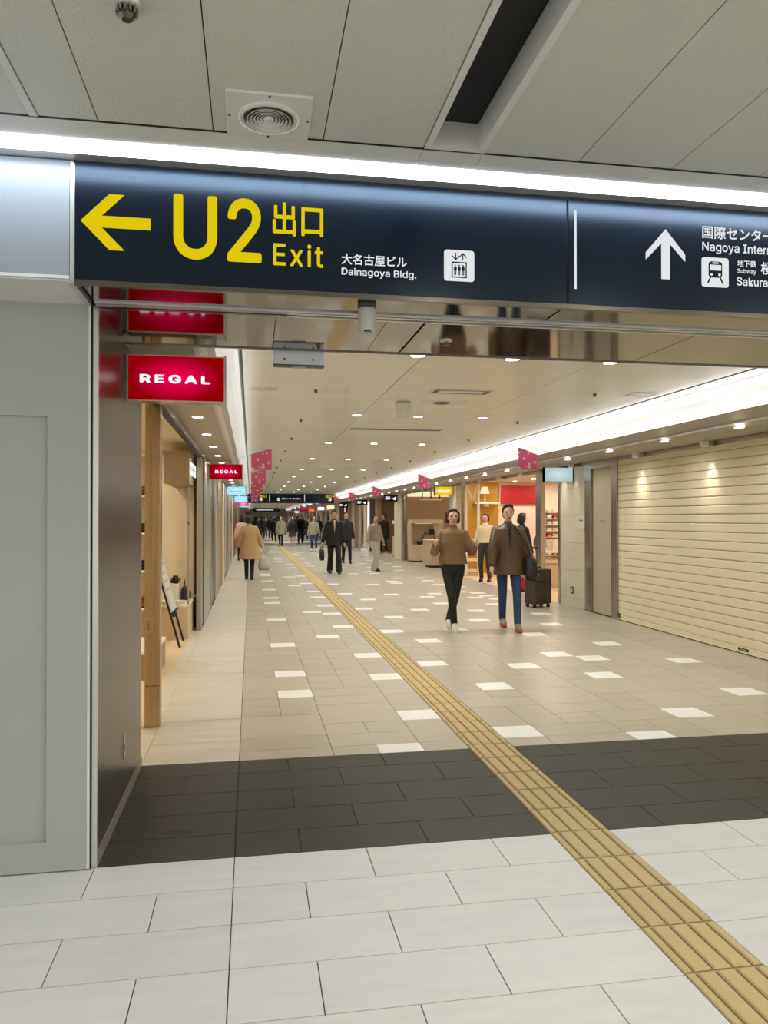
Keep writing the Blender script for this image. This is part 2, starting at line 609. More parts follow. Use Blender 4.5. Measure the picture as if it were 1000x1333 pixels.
# ---- tactile guide strip
tact = thing('tactile_paving', 'ochre tactile guide strip of ribbed tiles running down the floor', 'paving', (1.554, 3, 0))
tm = MB().box(-0.1435, 0.1435, -0.1412, 0.1412, -0.006, 0.0008)
for cx, a0, a1 in ((-0.0723, 0.0305, 0.0265), (0.0, 0.0305, 0.0265), (0.0723, 0.0305, 0.0265), (-0.1285, 0.0145, 0.011), (0.1285, 0.0145, 0.011)):
    ya, yb = -0.137, 0.137
    tm.add([(cx - a0, ya, 0.0008), (cx + a0, ya, 0.0008), (cx + a0, yb, 0.0008), (cx - a0, yb, 0.0008),
            (cx - a1, ya + 0.004, 0.0052), (cx + a1, ya + 0.004, 0.0052), (cx + a1, yb - 0.004, 0.0052), (cx - a1, yb - 0.004, 0.0052)],
           [(4, 5, 6, 7), (0, 1, 5, 4), (1, 2, 6, 5), (2, 3, 7, 6), (3, 0, 4, 7)])
dm = MB().box(-0.1435, 0.1435, -0.1412, -0.1372, 0.0008, 0.0013)  # dark strip along the tile seam
for i in range(4):  # painted dark strips: shade of the bar slopes
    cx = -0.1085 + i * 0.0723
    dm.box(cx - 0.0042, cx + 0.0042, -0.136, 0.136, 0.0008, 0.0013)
dme = mesh_of('shade_seam_line', dm, M['tactile_shade_seam'])
tme = mesh_of('guide_tile', tm, M['tactile'])
for i in range(152):
    ob = bpy.data.objects.new('guide_tile', tme)
    COL.objects.link(ob)
    place(ob, (1.554, 0.755 + 0.2875 * i, 0.0), tact)
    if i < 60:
        ob2 = bpy.data.objects.new('shade_seam_line', dme)
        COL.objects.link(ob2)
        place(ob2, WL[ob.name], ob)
o = build('guide_tile', MB().box(1.41, 1.698, 44.35, 100, -0.006, 0.003), 'tactile', tact); o['kind'] = 'stuff'

# ---- ceiling of the hall in front: long panels running towards the beam
CZ, KX = 2.888, 0.9606
ceil = struct(build('ceiling', MB().box(-3.2, 0.646, -3.0, 2.82, CZ + 0.01, 3.3).box(0.858, 7.5, -3.0, 2.82, CZ + 0.01, 3.3).box(0.646, 0.858, -3, 2.82, 3.22, 3.3), 'black'))
cx = [-2.61, -2.20, -1.79, -1.38, -0.97]
for a, b in list(zip(cx, cx[1:])) + [(-0.97, -0.785), (-0.755, -0.55), (-0.55, -0.141), (-0.141, 0.269), (0.269, 0.660), (0.905, 1.305), (1.305, 1.71), (1.71, 2.113), (2.113, 2.52), (2.52, 2.925), (2.925, 3.33), (3.33, 3.735), (3.735, 4.14), (4.14, 4.55), (4.55, 5.4)]:
    piece(ceil, 'ceiling_panel', a * KX + 0.002, b * KX - 0.002, -2.9, 2.797, CZ, CZ + 0.01, 'ceil_near')
# dark recessed slot with its white lining
piece(ceil, 'slot_lining', 0.636, 0.660, -2.9, 2.795, CZ - 0.004, CZ + 0.11, 'ceil_trim')
piece(ceil, 'slot_lining', 0.842, 0.869, -2.9, 2.795, CZ - 0.004, CZ + 0.11, 'ceil_trim')
piece(ceil, 'slot_lining', 0.660, 0.842, 2.783, 2.795, CZ - 0.004, CZ + 0.11, 'ceil_trim')
build('slot_recess', MB().box(0.660, 0.842, -2.9, 2.783, CZ + 0.10, CZ + 0.11), 'black', ceil)
piece(ceil, 'joint_cover', -0.754, -0.727, -2.9, 2.80, CZ - 0.003, CZ + 0.01, 'ceil_trim')

# ---- overhead beam: ledge, sign carrier, underside
beam = sroot('wall_beam', (2.4, 3.6, HW))
build('beam_core', MB().box(-3.2, 5.5, 3.145, 4.19, 2.44, 3.3), 'black', beam)
build('ledge_backing', MB().box(-3.2, 5.5, 2.80, 3.145, CZ + 0.012, 3.3), 'black', beam)
for a, b in [(-3.2, 0.636), (0.636, 0.869), (0.869, 3.3), (3.3, 5.5)]:
    piece(beam, 'ledge_panel', a + 0.001, b - 0.001, 2.814, 2.944, CZ, CZ + 0.012, 'ceil_trim')
build('gap_line', MB().box(-3.2, 5.5, 2.797, 2.814, CZ + 0.001, CZ + 0.012), 'black', beam)
build('reflector_strip', MB().box(-3.2, 5.5, 3.060, 3.145, CZ, CZ + 0.006), 'alu', beam)
build('gap_shadow', MB().box(-0.68, 5.5, 3.122, 3.145, 2.878, CZ), 'black', beam)
# polished underside: near strip and far strip of panels with dark joints
for a, b in [(-0.655, 1.338), (1.348, 3.33), (3.34, 5.38)]:
    piece(beam, 'soffit_panel', a, b, 3.14, 3.39, HW, HW + 0.02, 'mirror_soffit')
for a, b in [(-0.655, 0.109), (0.113, 0.622), (0.625, 0.800), (0.812, 2.196), (2.202, 3.7), (3.706, 5.38)]:
    piece(beam, 'soffit_panel', a, b, 3.505, 4.20, HW, HW + 0.02, 'mirror_soffit')
build('soffit_edge', MB().box(-0.655, 5.38, 4.19, 4.205, HW - 0.006, 2.92), 'steel_dark', beam)
build('sign_bottom_trim', MB().box(-0.675, 5.4, 3.118, 3.142, 2.405, 2.424), 'steel_dark', beam)
# shutter guide slot with rails
for a, b in ((3.395, 3.412), (3.428, 3.452), (3.482, 3.5)):
    build('guide_rail', MB().box(-0.655, 5.38, a, b, HW - 0.008, HW + 0.015), 'alu', beam)
build('shutter_bar', MB().box(-0.655, 0.16, 3.452, 3.482, HW - 0.012, HW + 0.01), 'black_gloss', beam)
# upper part of the beam seen from the corridor
build('beam_back', MB().box(-0.655, 5.38, 4.19, 4.2, HW, 3.3), 'ceil_corr', beam)

# ---- white partition at the left with a sunk panel
wl = sroot('wall_left_partition', (-1.6, 3.5, 0))
build('partition_frame', MB().box(-0.853, -0.690, 3.455, 3.50, 0.006, 2.425).box(-1.95, -0.853, 3.455, 3.50, 0.006, 0.129)
      .box(-1.95, -0.853, 3.455, 3.50, 1.936, 2.425).box(-3.2, -1.95, 3.455, 3.5, 0.006, 2.425), 'wall_white', wl)
build('sunk_panel', MB().box(-1.95, -0.853, 3.475, 3.50, 0.129, 1.936), 'wall_white', wl)
build('corner_bead', MB().box(-0.690, -0.680, 3.457, 3.52, 0.006, 2.42), 'ceil_trim', wl)
build('core', MB().box(-3.2, -0.70, 3.50, 3.6, 0, 3.0), 'black', wl)
build('upper_panel', MB().box(-3.2, -0.694, 3.125, 3.2, 2.425, 2.885), 'panel_white', wl)
build('panel_edge_trim', MB().box(-0.692, -0.678, 3.123, 3.2, 2.425, 2.885), 'alu', wl)
build('underside_panel', MB().box(-3.2, -0.70, 3.128, 3.455, 2.418, 2.432), 'ceil_trim', wl)
build('underside_edge', MB().box(-0.70, -0.676, 3.128, 3.455, 2.410, 2.436), 'alu', wl)
build('upper_lip', MB().box(-3.2, -0.694, 3.118, 3.126, 2.425, 2.437), 'ceil_trim', wl)

# ---- bronze clad pillar (reveal of the opening)
pil = sroot('wall_pillar', (-0.75, 4.15, 0))
build('cladding_panel', MB().box(-0.70, -0.655, 3.50, 4.80, 0.055, 2.43), 'bronze_panel', pil)
build('edge_strip', MB().box(-0.675, -0.652, 3.475, 3.50, 0.0, 2.42), 'alu', pil)
build('shadow_gap', MB().box(-0.70, -0.673, 3.47, 3.5, 0.0, 2.42), 'black', pil)
build('skirting', MB().box(-0.70, -0.650, 3.50, 4.85, 0.0, 0.055), 'post_taupe', pil)
build('rear_strip', MB().box(-0.70, -0.660, 4.80, 4.812, 0.0, 2.43), 'black', pil)
build('rear_jamb', MB().box(-0.70, -0.656, 4.812, 4.85, 0.0, 2.43), 'steel', pil)
hm = MB().prism([(4.198 + 0.022 * math.cos(a) , 0.3075 + (0.043 if math.sin(a) >= 0 else -0.043) + 0.022 * math.sin(a)) for a in [2 * PI * i / 16 for i in range(16)]], 'x', -0.656, -0.650)
fh = build('flush_handle', hm, 'steel', pil)
build('latch', MB().box(-0.651, -0.648, 4.192, 4.204, 0.29, 0.32), 'steel_dark', fh)

# ---- corridor ceiling
cc = sroot('ceiling_corridor', (2.27, 20, 2.9))
build('ceiling_back', MB().box(-0.08, 4.61, 4.2, 112, 2.912, 2.93), 'steel_dark', cc)
for k in range(-6, 36):
    y0, y1 = 9.94 + k * 0.97, 9.94 + (k + 1) * 0.97
    if y0 < 4.21:
        y0 = 4.21
    if y1 > 44.4 or y1 < 4.3:
        continue
    for a, b in ((-0.08, 1.464), (1.464, 3.05), (3.05, 4.61)):
        g = 0.009 if (k % 4 == 0) else 0.002
        piece(cc, 'ceiling_panel', a + 0.004, b - 0.004, y0 + g, y1 - 0.001, 2.9, 2.912, 'ceil_corr')
build('ceiling_panel', MB().box(-0.08, 4.61, 45.3, 112, 2.9, 2.912), 'ceil_corr', cc)
for s, nm in ((-1, 'left'), (1, 'right')):
    X = lambda d: (CW0 + d) if s < 0 else (CW1 - d)     # d = distance from the wall
    cv = sroot('trim_cove_' + nm, (X(0.4), 20, HW))
    def strip(name, pts, m, y0=4.2, y1=112):
        build(name, MB().prism([(X(d), z) for d, z in pts], 'y', y0, y1), m, cv)
    e = 0.575 if s < 0 else 0.77                          # ceiling edge
    strip('edge_gap', [(e - 0.014, 2.904), (e + 0.002, 2.904), (e + 0.002, 2.93), (e - 0.014, 2.93)], 'black')
    strip('edge_trim', [(e - 0.030, 2.895), (e - 0.014, 2.895), (e - 0.014, 2.93), (e - 0.030, 2.93)], 'grey_dark')
    if s < 0:
        strip('soffit', [(0.0, 2.42), (0.345, 2.42), (0.345, 2.435), (0.0, 2.435)], 'soffit_beige')
        strip('sloped_fascia', [(0.345, 2.42), (0.420, 2.60), (0.408, 2.605), (0.333, 2.435)], 'fascia_light')
        strip('lip_back', [(0.408, 2.605), (0.420, 2.60), (0.420, 2.612), (0.408, 2.612)], 'white_cove')
        lip = 0.408
    else:
        strip('soffit', [(0.0, 2.42), (0.50, 2.42), (0.50, 2.435), (0.0, 2.435)], 'soffit_beige')
        strip('sloped_fascia', [(0.50, 2.42), (0.565, 2.588), (0.553, 2.592), (0.488, 2.435)], 'soffit_beige')
        lip = 0.553
    # curved white reflector from behind the lip up to the ceiling edge
    cur = []
    for i in range(9):
        t = i / 8
        a = PI / 2 * t
        cur.append((lip - 0.10 + (e - 0.022 - lip + 0.10) * (1 - math.cos(a)), 2.47 + 0.44 * math.sin(a)))
    prof = cur + [(d - 0.012, z + 0.012) for d, z in cur[::-1]]
    # closed thin shell
    strip('reflector', prof, 'white_cove')
    strip('trough_floor', [(lip - 0.10, 2.455), (lip - 0.012, 2.455), (lip - 0.012, 2.47), (lip - 0.10, 2.47)], 'white_cove')
    # light line in the trough, in lengths
    nseg = 34
    for i in range(nseg):
        y0 = 4.25 + i * 1.2
        if y0 > 44:
            break
        lamp = piece(cv, 'tube_lamp', X(lip - 0.035) - 0.012, X(lip - 0.035) + 0.012, y0, y0 + 1.18, 2.53 if s > 0 else 2.555, 2.553 if s > 0 else 2.578, 'cove_led')
    for i in range(8):
        y0 = 45.5 + i * 8
        piece(cv, 'tube_lamp', X(lip - 0.035) - 0.012, X(lip - 0.035) + 0.012, y0, y0 + 7.9, 2.53 if s > 0 else 2.555, 2.553 if s > 0 else 2.578, 'cove_led')
    if s > 0:
        # upper row of slim lamps on the reflector, each a little askew
        for i in range(26):
            y0 = 4.6 + i * 1.5
            q = MB().tube([(X(0.612), y0, 2.826), (X(0.590), y0 + 1.45, 2.804)], 0.006, 6)
            build('slim_lamp', q, 'tube_led', cv)

# ================================================================= FIXTURES OVERHEAD
def light_bar(y0=2.946, y1=3.058):
    t = thing('light_strip', 'long white linear lamp above the dark blue direction signs', 'lamp', (2.4, 3.0, CZ))
    xs = [-3.0, -1.33, 0.215, 1.32, 2.9, 4.4, 5.4]
    for a, b in zip(xs, xs[1:]):
        piece(t, 'tube', a + 0.002, b - 0.002, y0, y1, CZ - 0.003, CZ + 0.02, 'led')
light_bar()

# ---- square plate with round air outlet
t = thing('air_diffuser', 'square grey ceiling plate with round ringed air outlet', 'vent', (0.058, 2.66, CZ))
DC = (0.058, 2.66, CZ - 0.010)
build('plate', MB().prism([(-0.085, 2.512), (0.201, 2.512), (0.201, 2.797), (-0.085, 2.797)], 'z', CZ - 0.010, CZ + 0.001), 'ceil_trim', t, bevel=0.004)
build('rim', MB().lathe([(0.104, 0.0), (0.104, -0.006), (0.090, -0.010), (0.085, 0.0)], DC, 40), 'ceil_trim', t, smooth=True)
build('throat', MB().lathe([(0, -0.0004), (0.085, -0.0004), (0.085, 0.001), (0, 0.001)], DC, 40), 'grey_dark', t)
for i, r in enumerate((0.076, 0.064, 0.052, 0.041, 0.030)):
    build('ring', MB().lathe([(r, -0.012 + i * 0.001), (r - 0.009, 0.000), (r - 0.0105, 0.0), (r - 0.0015, -0.013 + i * 0.001), (r, -0.012 + i * 0.001)], DC, 40), 'ceil_trim', t, smooth=True)
build('cap', MB().lathe([(0, -0.012), (0.014, -0.012), (0.018, -0.004), (0, -0.004)], DC, 24), 'ceil_trim', t)
for px, py in ((0.058, 2.522), (0.058, 2.787), (-0.075, 2.66), (0.191, 2.66)):
    build('screw', MB().cyl((px, py, CZ - 0.013), 0.004, 0.004, 8), 'steel_dark', t)

# ---- sprinkler head near the top of the view
SP = (-0.332, 2.148, CZ)
t = thing('sprinkler', 'dark metal sprinkler head under the near ceiling panels', 'sprinkler', SP)
build('flange', MB().lathe([(0, 0), (0.040, 0), (0.036, -0.010), (0.026, -0.014), (0, -0.014)], SP, 24), 'alu', t)
tb = MB()
for i in range(14):
    a = 2 * PI * i / 14
    tb.box(-0.003, 0.003, 0.017, 0.030, -0.030, -0.010)
    tb.v[-8:] = [tuple(Matrix.Rotation(a, 3, 'Z') @ Vector(p)) for p in tb.v[-8:]]
tb.v = [(p[0] + SP[0], p[1] + SP[1], p[2] + SP[2]) for p in tb.v]
build('finned_ring', tb, 'steel', t)
build('body', MB().lathe([(0, -0.012), (0.020, -0.012), (0.024, -0.034), (0.014, -0.044), (0, -0.044)], SP, 20), 'steel_dark', t)

# ---- added recessed lamps, unseen behind the camera, brightening the near hall
def downlight(x, y, z, r, lampm, label, group=None, ring='white_plastic', proto={}):
    key = (r, lampm, ring, z)
    if key in proto:
        o_ = proto[key]
        return copy_tree(o_, Vector((x, y, z)) - WL[o_.name], None, label, group)
    t = thing('downlight', label, 'lamp', (x, y, z), group)
    build('trim_ring', MB().lathe([(r + 0.014, 0.0), (r + 0.012, -0.002), (r, -0.002), (r, 0.0)], (x, y, z), 20), ring, t, smooth=True)
    build('lens', MB().lathe([(0, -0.001), (r, -0.001), (r, 0.0), (0, 0.0)], (x, y, z), 20), lampm, t)
    proto[key] = t
    watts = {'lamp_warm': 72, 'lamp_soft': 18}.get(lampm)
    if watts:
        ld = bpy.data.lights.new('bulb_light', 'SPOT')
        ld.energy = watts
        ld.spot_size = 2.75
        ld.spot_blend = 1.0
        ld.shadow_soft_size = 0.0
        ld.color = (1.0, 0.98, 0.91)
        lo = bpy.data.objects.new('bulb_light', ld)
        COL.objects.link(lo)
        place(lo, (x, y, z - 0.006), t)
    return t
for y in (0.6, -1.2, -2.6):
    for x in (1.3, 2.55, 3.9, 5.2):
        downlight(x, y, CZ, 0.09, 'hall_fill', 'added unseen downlight brightening the near hall', 'added fill lamps of the near hall')

# ---- camera-like cylinder hanging from the beam
t = thing('sensor_cylinder', 'small grey cylinder sensor hanging under the direction sign', 'sensor', (0.49, 3.262, 2.30))
build('body', MB().lathe([(0, 2.303), (0.034, 2.303), (0.038, 2.307), (0.038, 2.402), (0, 2.402)], (0.49, 3.262, 0), 28), 'grey_plastic', t, smooth=False)
build('collar', MB().lathe([(0, 2.402), (0.040, 2.402), (0.040, 2.42), (0, 2.42)], (0.49, 3.262, 0), 28), 'grey_dark', t)
build('lens', MB().lathe([(0, 2.299), (0.014, 2.299), (0.016, 2.303), (0, 2.303)], (0.49, 3.245, 0), 16), 'black_gloss', t)
for dx in (-0.02, 0.02):
    build('screw', MB().cyl((0.49 + dx, 3.27, 2.300), 0.004, 0.003, 8), 'steel', t)

t = thing('sprinkler', 'flat silver sprinkler disc on the polished beam underside', 'sprinkler', (0.99, 3.845, HW))
build('flange', MB().lathe([(0, 0), (0.034, 0), (0.030, -0.006), (0.012, -0.010), (0, -0.010)], (0.99, 3.845, HW), 24), 'alu', t)
build('deflector', MB().lathe([(0, -0.010), (0.008, -0.010), (0.008, -0.022), (0.018, -0.024), (0.018, -0.027), (0, -0.027)], (0.99, 3.845, HW), 16), 'steel_dark', t)
t = thing('sprinkler', 'tiny dark nozzle on the beam underside left of the sensor cylinder', 'sprinkler', (0.353, 4.081, HW))
build('flange', MB().cyl((0.353, 4.081, HW - 0.004), 0.014, 0.004, 14), 'steel_dark', t)
build('nozzle', MB().cyl((0.353, 4.081, HW - 0.016), 0.007, 0.012, 10), 'black', t)

# ---- hanging sign seen from its back, just behind the beam
t = thing('sign_box', 'pale grey metal back of a sign box hanging behind the beam', 'sign', (0.262, 4.34, 2.355))
build('housing', MB().box(0.121, 0.402, 4.30, 4.36, 2.358, 2.62), 'plate_blue', t, bevel=0.003)
build('bottom_trim', MB().box(0.119, 0.404, 4.298, 4.362, 2.352, 2.359), 'grey_dark', t)
build('latch', MB().box(0.225, 0.300, 4.305, 4.33, 2.343, 2.352), 'grey_plastic', t)
for sx in (0.182, 0.34):
    build('screw', MB().cyl((sx, 4.296, 2.388), 0.006, 0.004, 10, axis='y'), 'steel_dark', t)
    build('hanger', MB().cyl((sx, 4.33, 2.62), 0.008, 0.28, 8), 'alu', t)

# ---- corridor ceiling fittings
ORD = ['first', 'second', 'third', 'fourth', 'fifth', 'sixth', 'seventh', 'eighth', 'ninth', 'tenth']
def nth(i, far):
    return ORD[i] if i < 10 else far
for i in range(27):
    y = 6.45 + 3.86 * i
    if 44 < y < 46:
        continue
    for x, c_ in ((1.41, 'left'), (2.26, 'middle'), (3.18, 'right')):
        lb = f'round corridor ceiling downlight, {c_} one in the {ORD[i]} row past the beam' if i < 10 else 'tiny round downlight in the far rows of the corridor ceiling'
        downlight(x, y, 2.9, 0.062, 'lamp_warm', lb, 'downlights of the corridor ceiling')
for i in range(24):
    y = 7.15 + 1.45 * i
    downlight(-0.48, y, HW, 0.048, 'lamp_soft', (f'small downlight in the left shop soffit, {ORD[i]} one from the red sign' if i < 10 else 'tiny downlight far along the left shop soffit'), 'downlights over the left shop fronts')
    y = 5.6 + 1.43 * i
    downlight(4.86, y + (0 if i else 0), HW, 0.048, 'lamp_soft', (f'small downlight in the right shop soffit, {ORD[i]} one past the beam' if i < 10 else 'tiny downlight far along the right shop soffit'), 'downlights over the right shop fronts')

def stud(x, y):
    t = thing('ceiling_sprinkler', 'tiny dark sprinkler stud on the corridor ceiling', 'sprinkler', (x, y, 2.9), 'sprinkler studs along the corridor ceiling')
    build('flange', MB().cyl((x, y, 2.895), 0.026, 0.005, 14), 'grey_plastic', t)
    build('nozzle', MB().lathe([(0, 0), (0.016, 0), (0.02, -0.018), (0.008, -0.034), (0, -0.034)], (x, y, 2.895), 12), 'grey_dark', t)
    return t
s0 = stud(0.69, 8.33)
far_l = 'tiny dark sprinkler stud far along the corridor ceiling'
s0['label'] = 'dark sprinkler stud on the ceiling, nearest of the left row'
for i in range(1, 13):
    copy_tree(s0, (0, 2.53 * i, 0), None, f'dark sprinkler stud on the ceiling, {ORD[i]} of the left row' if i < 8 else far_l)
for i in range(13):
    copy_tree(s0, (3.095, -0.28 + 2.53 * i, 0), None, f'dark sprinkler stud on the ceiling, {ORD[i]} of the right row' if i < 8 else far_l)

t = thing('smoke_detector', 'white cylinder device hanging under the corridor ceiling', 'sensor', (1.80, 9.05, 2.68))
build('body', MB().lathe([(0, 2.71), (0.072, 2.71), (0.076, 2.80), (0, 2.80)], (1.80, 9.05, 0), 28), 'white_plastic', t)
build('upper_ring', MB().lathe([(0, 2.80), (0.094, 2.80), (0.098, 2.87), (0.094, 2.885), (0, 2.885)], (1.80, 9.05, 0), 28), 'white_plastic', t)
build('base_ring', MB().cyl((1.80, 9.05, 2.885), 0.085, 0.015, 28), 'grey_plastic', t)

t = thing('air_grille', 'framed rectangular air grille in the corridor ceiling', 'vent', (2.28, 8.2, 2.9))
build('frame', MB().box(1.94, 2.62, 8.05, 8.075, 2.892, 2.902).box(1.94, 2.62, 8.325, 8.35, 2.892, 2.902).box(1.94, 1.965, 8.075, 8.325, 2.892, 2.902).box(2.595, 2.62, 8.075, 8.325, 2.892, 2.902), 'white_plastic', t)
build('core_plate', MB().box(2.03, 2.53, 8.14, 8.26, 2.893, 2.899), 'white_plastic', t)
build('dark_gap', MB().box(1.965, 2.595, 8.075, 8.325, 2.898, 2.9), 'grey_dark', t)
t = thing('air_grille', 'square ceiling vent with round grey grille beyond the framed one', 'vent', (2.28, 9.0, 2.9))
build('plate', MB().box(2.02, 2.54, 8.86, 9.16, 2.894, 2.9), 'white_plastic', t)
build('grille', MB().lathe([(0, 0), (0.11, 0), (0.09, -0.008), (0, -0.008)], (2.26, 9.0, 2.894), 24), 'grey_dark', t)
for y, lab in ((11.85, 'nearer long dark slot diffuser across the corridor ceiling'), (21.5, 'farther long slot diffuser across the corridor ceiling')):
    t = thing('slot_diffuser', lab, 'vent', (2.25, y, 2.9))
    build('frame', MB().box(1.52, 2.97, y - 0.12, y - 0.10, 2.893, 2.9).box(1.52, 2.97, y + 0.10, y + 0.12, 2.893, 2.9), 'white_plastic', t)
    for k in range(3):
        build('slot', MB().box(1.52, 2.97, y - 0.09 + 0.065 * k, y - 0.04 + 0.065 * k, 2.896, 2.9), 'grey_dark', t)
t = thing('recessed_light', 'recessed white rectangular light fitting beside the left cove', 'lamp', (0.124, 8.33, 2.9))
build('frame', MB().box(-0.03, 0.28, 8.25, 8.27, 2.89, 2.9).box(-0.03, 0.28, 8.41, 8.43, 2.89, 2.9).box(-0.03, -0.01, 8.27, 8.41, 2.89, 2.9).box(0.26, 0.28, 8.27, 8.41, 2.89, 2.9), 'white_plastic', t)
for k in (0, 1):
    build('lamp_head', MB().ell((0.06 + 0.13 * k, 8.34, 2.897), (0.055, 0.055, 0.010)), 'alu', t, smooth=True)
t = thing('access_hatch', 'square access hatch in the ceiling beside the right cove', 'hatch', (4.34, 8.02, 2.9))
build('frame', MB().box(4.19, 4.50, 7.88, 7.895, 2.894, 2.9).box(4.19, 4.50, 8.14, 8.155, 2.894, 2.9).box(4.19, 4.205, 7.895, 8.14, 2.894, 2.9).box(4.485, 4.50, 7.895, 8.14, 2.894, 2.9), 'alu', t)
build('lid', MB().box(4.25, 4.44, 7.94, 8.10, 2.896, 2.9), 'ceil_corr', t)
t = thing('access_hatch', 'faint square hatch in the ceiling left of the hanging cylinder', 'hatch', (0.95, 8.35, 2.9))
build('frame', MB().box(0.80, 1.04, 8.24, 8.25, 2.896, 2.9).box(0.80, 1.04, 8.45, 8.46, 2.896, 2.9).box(0.80, 0.81, 8.25, 8.45, 2.896, 2.9).box(1.03, 1.04, 8.25, 8.45, 2.896, 2.9), 'ceil_trim', t)
build('lid', MB().box(0.815, 1.025, 8.255, 8.445, 2.897, 2.9), 'ceil_corr', t)

# ================================================================= DIRECTION SIGNS ON THE BEAM
FY = 3.12                                # front of the sign faces
def word(parent, txt, x0, x1, z0, z1, m='white_sign', bold=0.0, name='lettering', y=FY - 0.0015, keep=False, space=1.0):
    return build(name, text_mb(txt, x0, x1, z0, z1, y, bold=bold, keep=keep, space=space), m, parent)
def poly(parent, pts, m, name, y0=FY - 0.0015, y1=FY):
    return build(name, MB().prism(pts, 'y', y0, y1), m, parent)
def rrect(x0, x1, z0, z1, r, n=5):
    out = []
    for cx_, cz_, a0 in ((x1 - r, z1 - r, 0), (x0 + r, z1 - r, PI / 2), (x0 + r, z0 + r, PI), (x1 - r, z0 + r, 1.5 * PI)):
        out += [(cx_ + r * math.cos(a0 + PI / 2 * i / n), cz_ + r * math.sin(a0 + PI / 2 * i / n)) for i in range(n + 1)]
    return out

t1 = thing('direction_sign', 'dark blue sign with yellow U2 Exit lettering and left arrow', 'sign', (0.33, 3.13, 2.42))
build('face_panel', MB().box(-0.674, 1.338, FY, 3.145, 2.422, 2.882), 'navy', t1)
build('side_edge', MB().box(-0.678, -0.674, FY + 0.004, 3.145, 2.422, 2.882), 'alu', t1)  # thin metal strip down the sign's left side
poly(t1, [(-0.652, 2.654), (-0.546, 2.763), (-0.489, 2.763), (-0.574, 2.677), (-0.391, 2.677), (-0.391, 2.631), (-0.574, 2.631), (-0.489, 2.545), (-0.546, 2.545)], 'yellow_sign', 'arrow_mark')
word(t1, 'U', -0.304, -0.135, 2.526, 2.783, 'yellow_sign', 0.015)
word(t1, '2', -0.095, 0.040, 2.526, 2.783, 'yellow_sign', 0.015)
word(t1, '出口', 0.084, 0.288, 2.643, 2.778, 'yellow_sign', 0.02)
word(t1, 'Exit', 0.086, 0.288, 2.521, 2.613, 'yellow_sign', 0.012, space=1.15)
word(t1, '大名古屋ビル', 0.363, 0.636, 2.541, 2.586, 'white_sign', 0.018)
word(t1, 'Dainagoya Bldg.', 0.363, 0.676, 2.490, 2.528, 'white_sign', 0.010)
ic = poly(t1, rrect(0.795, 0.926, 2.497, 2.628, 0.012), 'white_sign', 'lift_pictogram')
yy0, yy1 = FY - 0.003, FY - 0.0016
fr = MB()
for r_ in ((0.827, 0.893, 2.573, 2.578), (0.827, 0.893, 2.511, 2.516)):
    fr.box(r_[0], r_[1], yy0, yy1, r_[2], r_[3])
for r_ in ((0.827, 0.832, 2.516, 2.573), (0.888, 0.893, 2.516, 2.573)):
    fr.box(r_[0], r_[1], yy0, yy1, r_[2], r_[3])
build('lift_car', fr, 'navy', ic)
pp = MB()
for k in range(3):
    cx_ = 0.843 + 0.017 * k
    pp.cyl((cx_, yy0, 2.5625), 0.0035, yy1 - yy0, 10, axis='y')
    pp.box(cx_ - 0.0065, cx_ + 0.0065, yy0, yy1, 2.541, 2.557)
    pp.box(cx_ - 0.0045, cx_ - 0.0008, yy0, yy1, 2.522, 2.541).box(cx_ + 0.0008, cx_ + 0.0045, yy0, yy1, 2.522, 2.541)
build('passenger_marks', pp, 'navy', ic)
ar = MB()
for cx_, s_ in ((0.845, -1), (0.876, 1)):
    ar.box(cx_ - 0.002, cx_ + 0.002, yy0, yy1, 2.585, 2.616)
    tip = 2.617 if s_ > 0 else 2.584
    for d in (-1, 1):
        ar.prism([(cx_, tip), (cx_ + d * 0.016, tip - s_ * 0.016), (cx_ + d * 0.016, tip - s_ * 0.022), (cx_, tip - s_ * 0.006)], 'y', yy0, yy1)
build('lift_arrows', ar, 'navy', ic)

t2 = thing('direction_sign', 'dark blue sign with white up arrow and subway pictogram', 'sign', (3.3, 3.13, 2.42))
build('face_panel', MB().box(1.348, 5.38, FY, 3.145, 2.422, 2.882), 'navy', t2)
build('divider_mark', MB().box(1.374, 1.384, FY - 0.0015, FY, 2.492, 2.831), 'white_sign', t2)
poly(t2, [(1.801, 2.777), (1.895, 2.670), (1.895, 2.638), (1.821, 2.714), (1.821, 2.556), (1.781, 2.556), (1.781, 2.714), (1.707, 2.638), (1.707, 2.670)], 'white_sign', 'arrow_mark')
word(t2, '国際センター駅', 1.978, None, 2.748, 2.806, 'white_sign', 0.02)
word(t2, 'Nagoya International Center Sta.', 1.978, None, 2.682, 2.734, 'white_sign', 0.012)
ic = poly(t2, rrect(1.975, 2.107, 2.533, 2.665, 0.012), 'white_sign', 'subway_pictogram')
poly(ic, rrect(2.008, 2.074, 2.575, 2.647, 0.014), 'navy', 'train_body', yy0, yy1)
poly(ic, rrect(2.0135, 2.0685, 2.607, 2.632, 0.003), 'white_sign', 'train_window', yy0 - 0.001, yy0 - 0.0001)
poly(ic, rrect(2.026, 2.056, 2.637, 2.643, 0.0028), 'white_sign', 'train_plate', yy0 - 0.001, yy0 - 0.0001)
for cx_ in (2.0215, 2.0605):
    build('train_lamp', MB().cyl((cx_, yy0 - 0.001, 2.5885), 0.006, 0.0009, 14, axis='y'), 'white_sign', ic)
for d in (-1, 1):
    poly(ic, [(2.041 + d * 0.020, 2.577), (2.041 + d * 0.027, 2.577), (2.041 + d * 0.041, 2.549), (2.041 + d * 0.033, 2.549)], 'navy', 'rail_mark', yy0, yy1)
word(t2, '地下鉄', 2.150, 2.245, 2.631, 2.662, 'white_sign', 0.018)
word(t2, 'Subway', 2.150, 2.243, 2.597, 2.623, 'white_sign', 0.012)
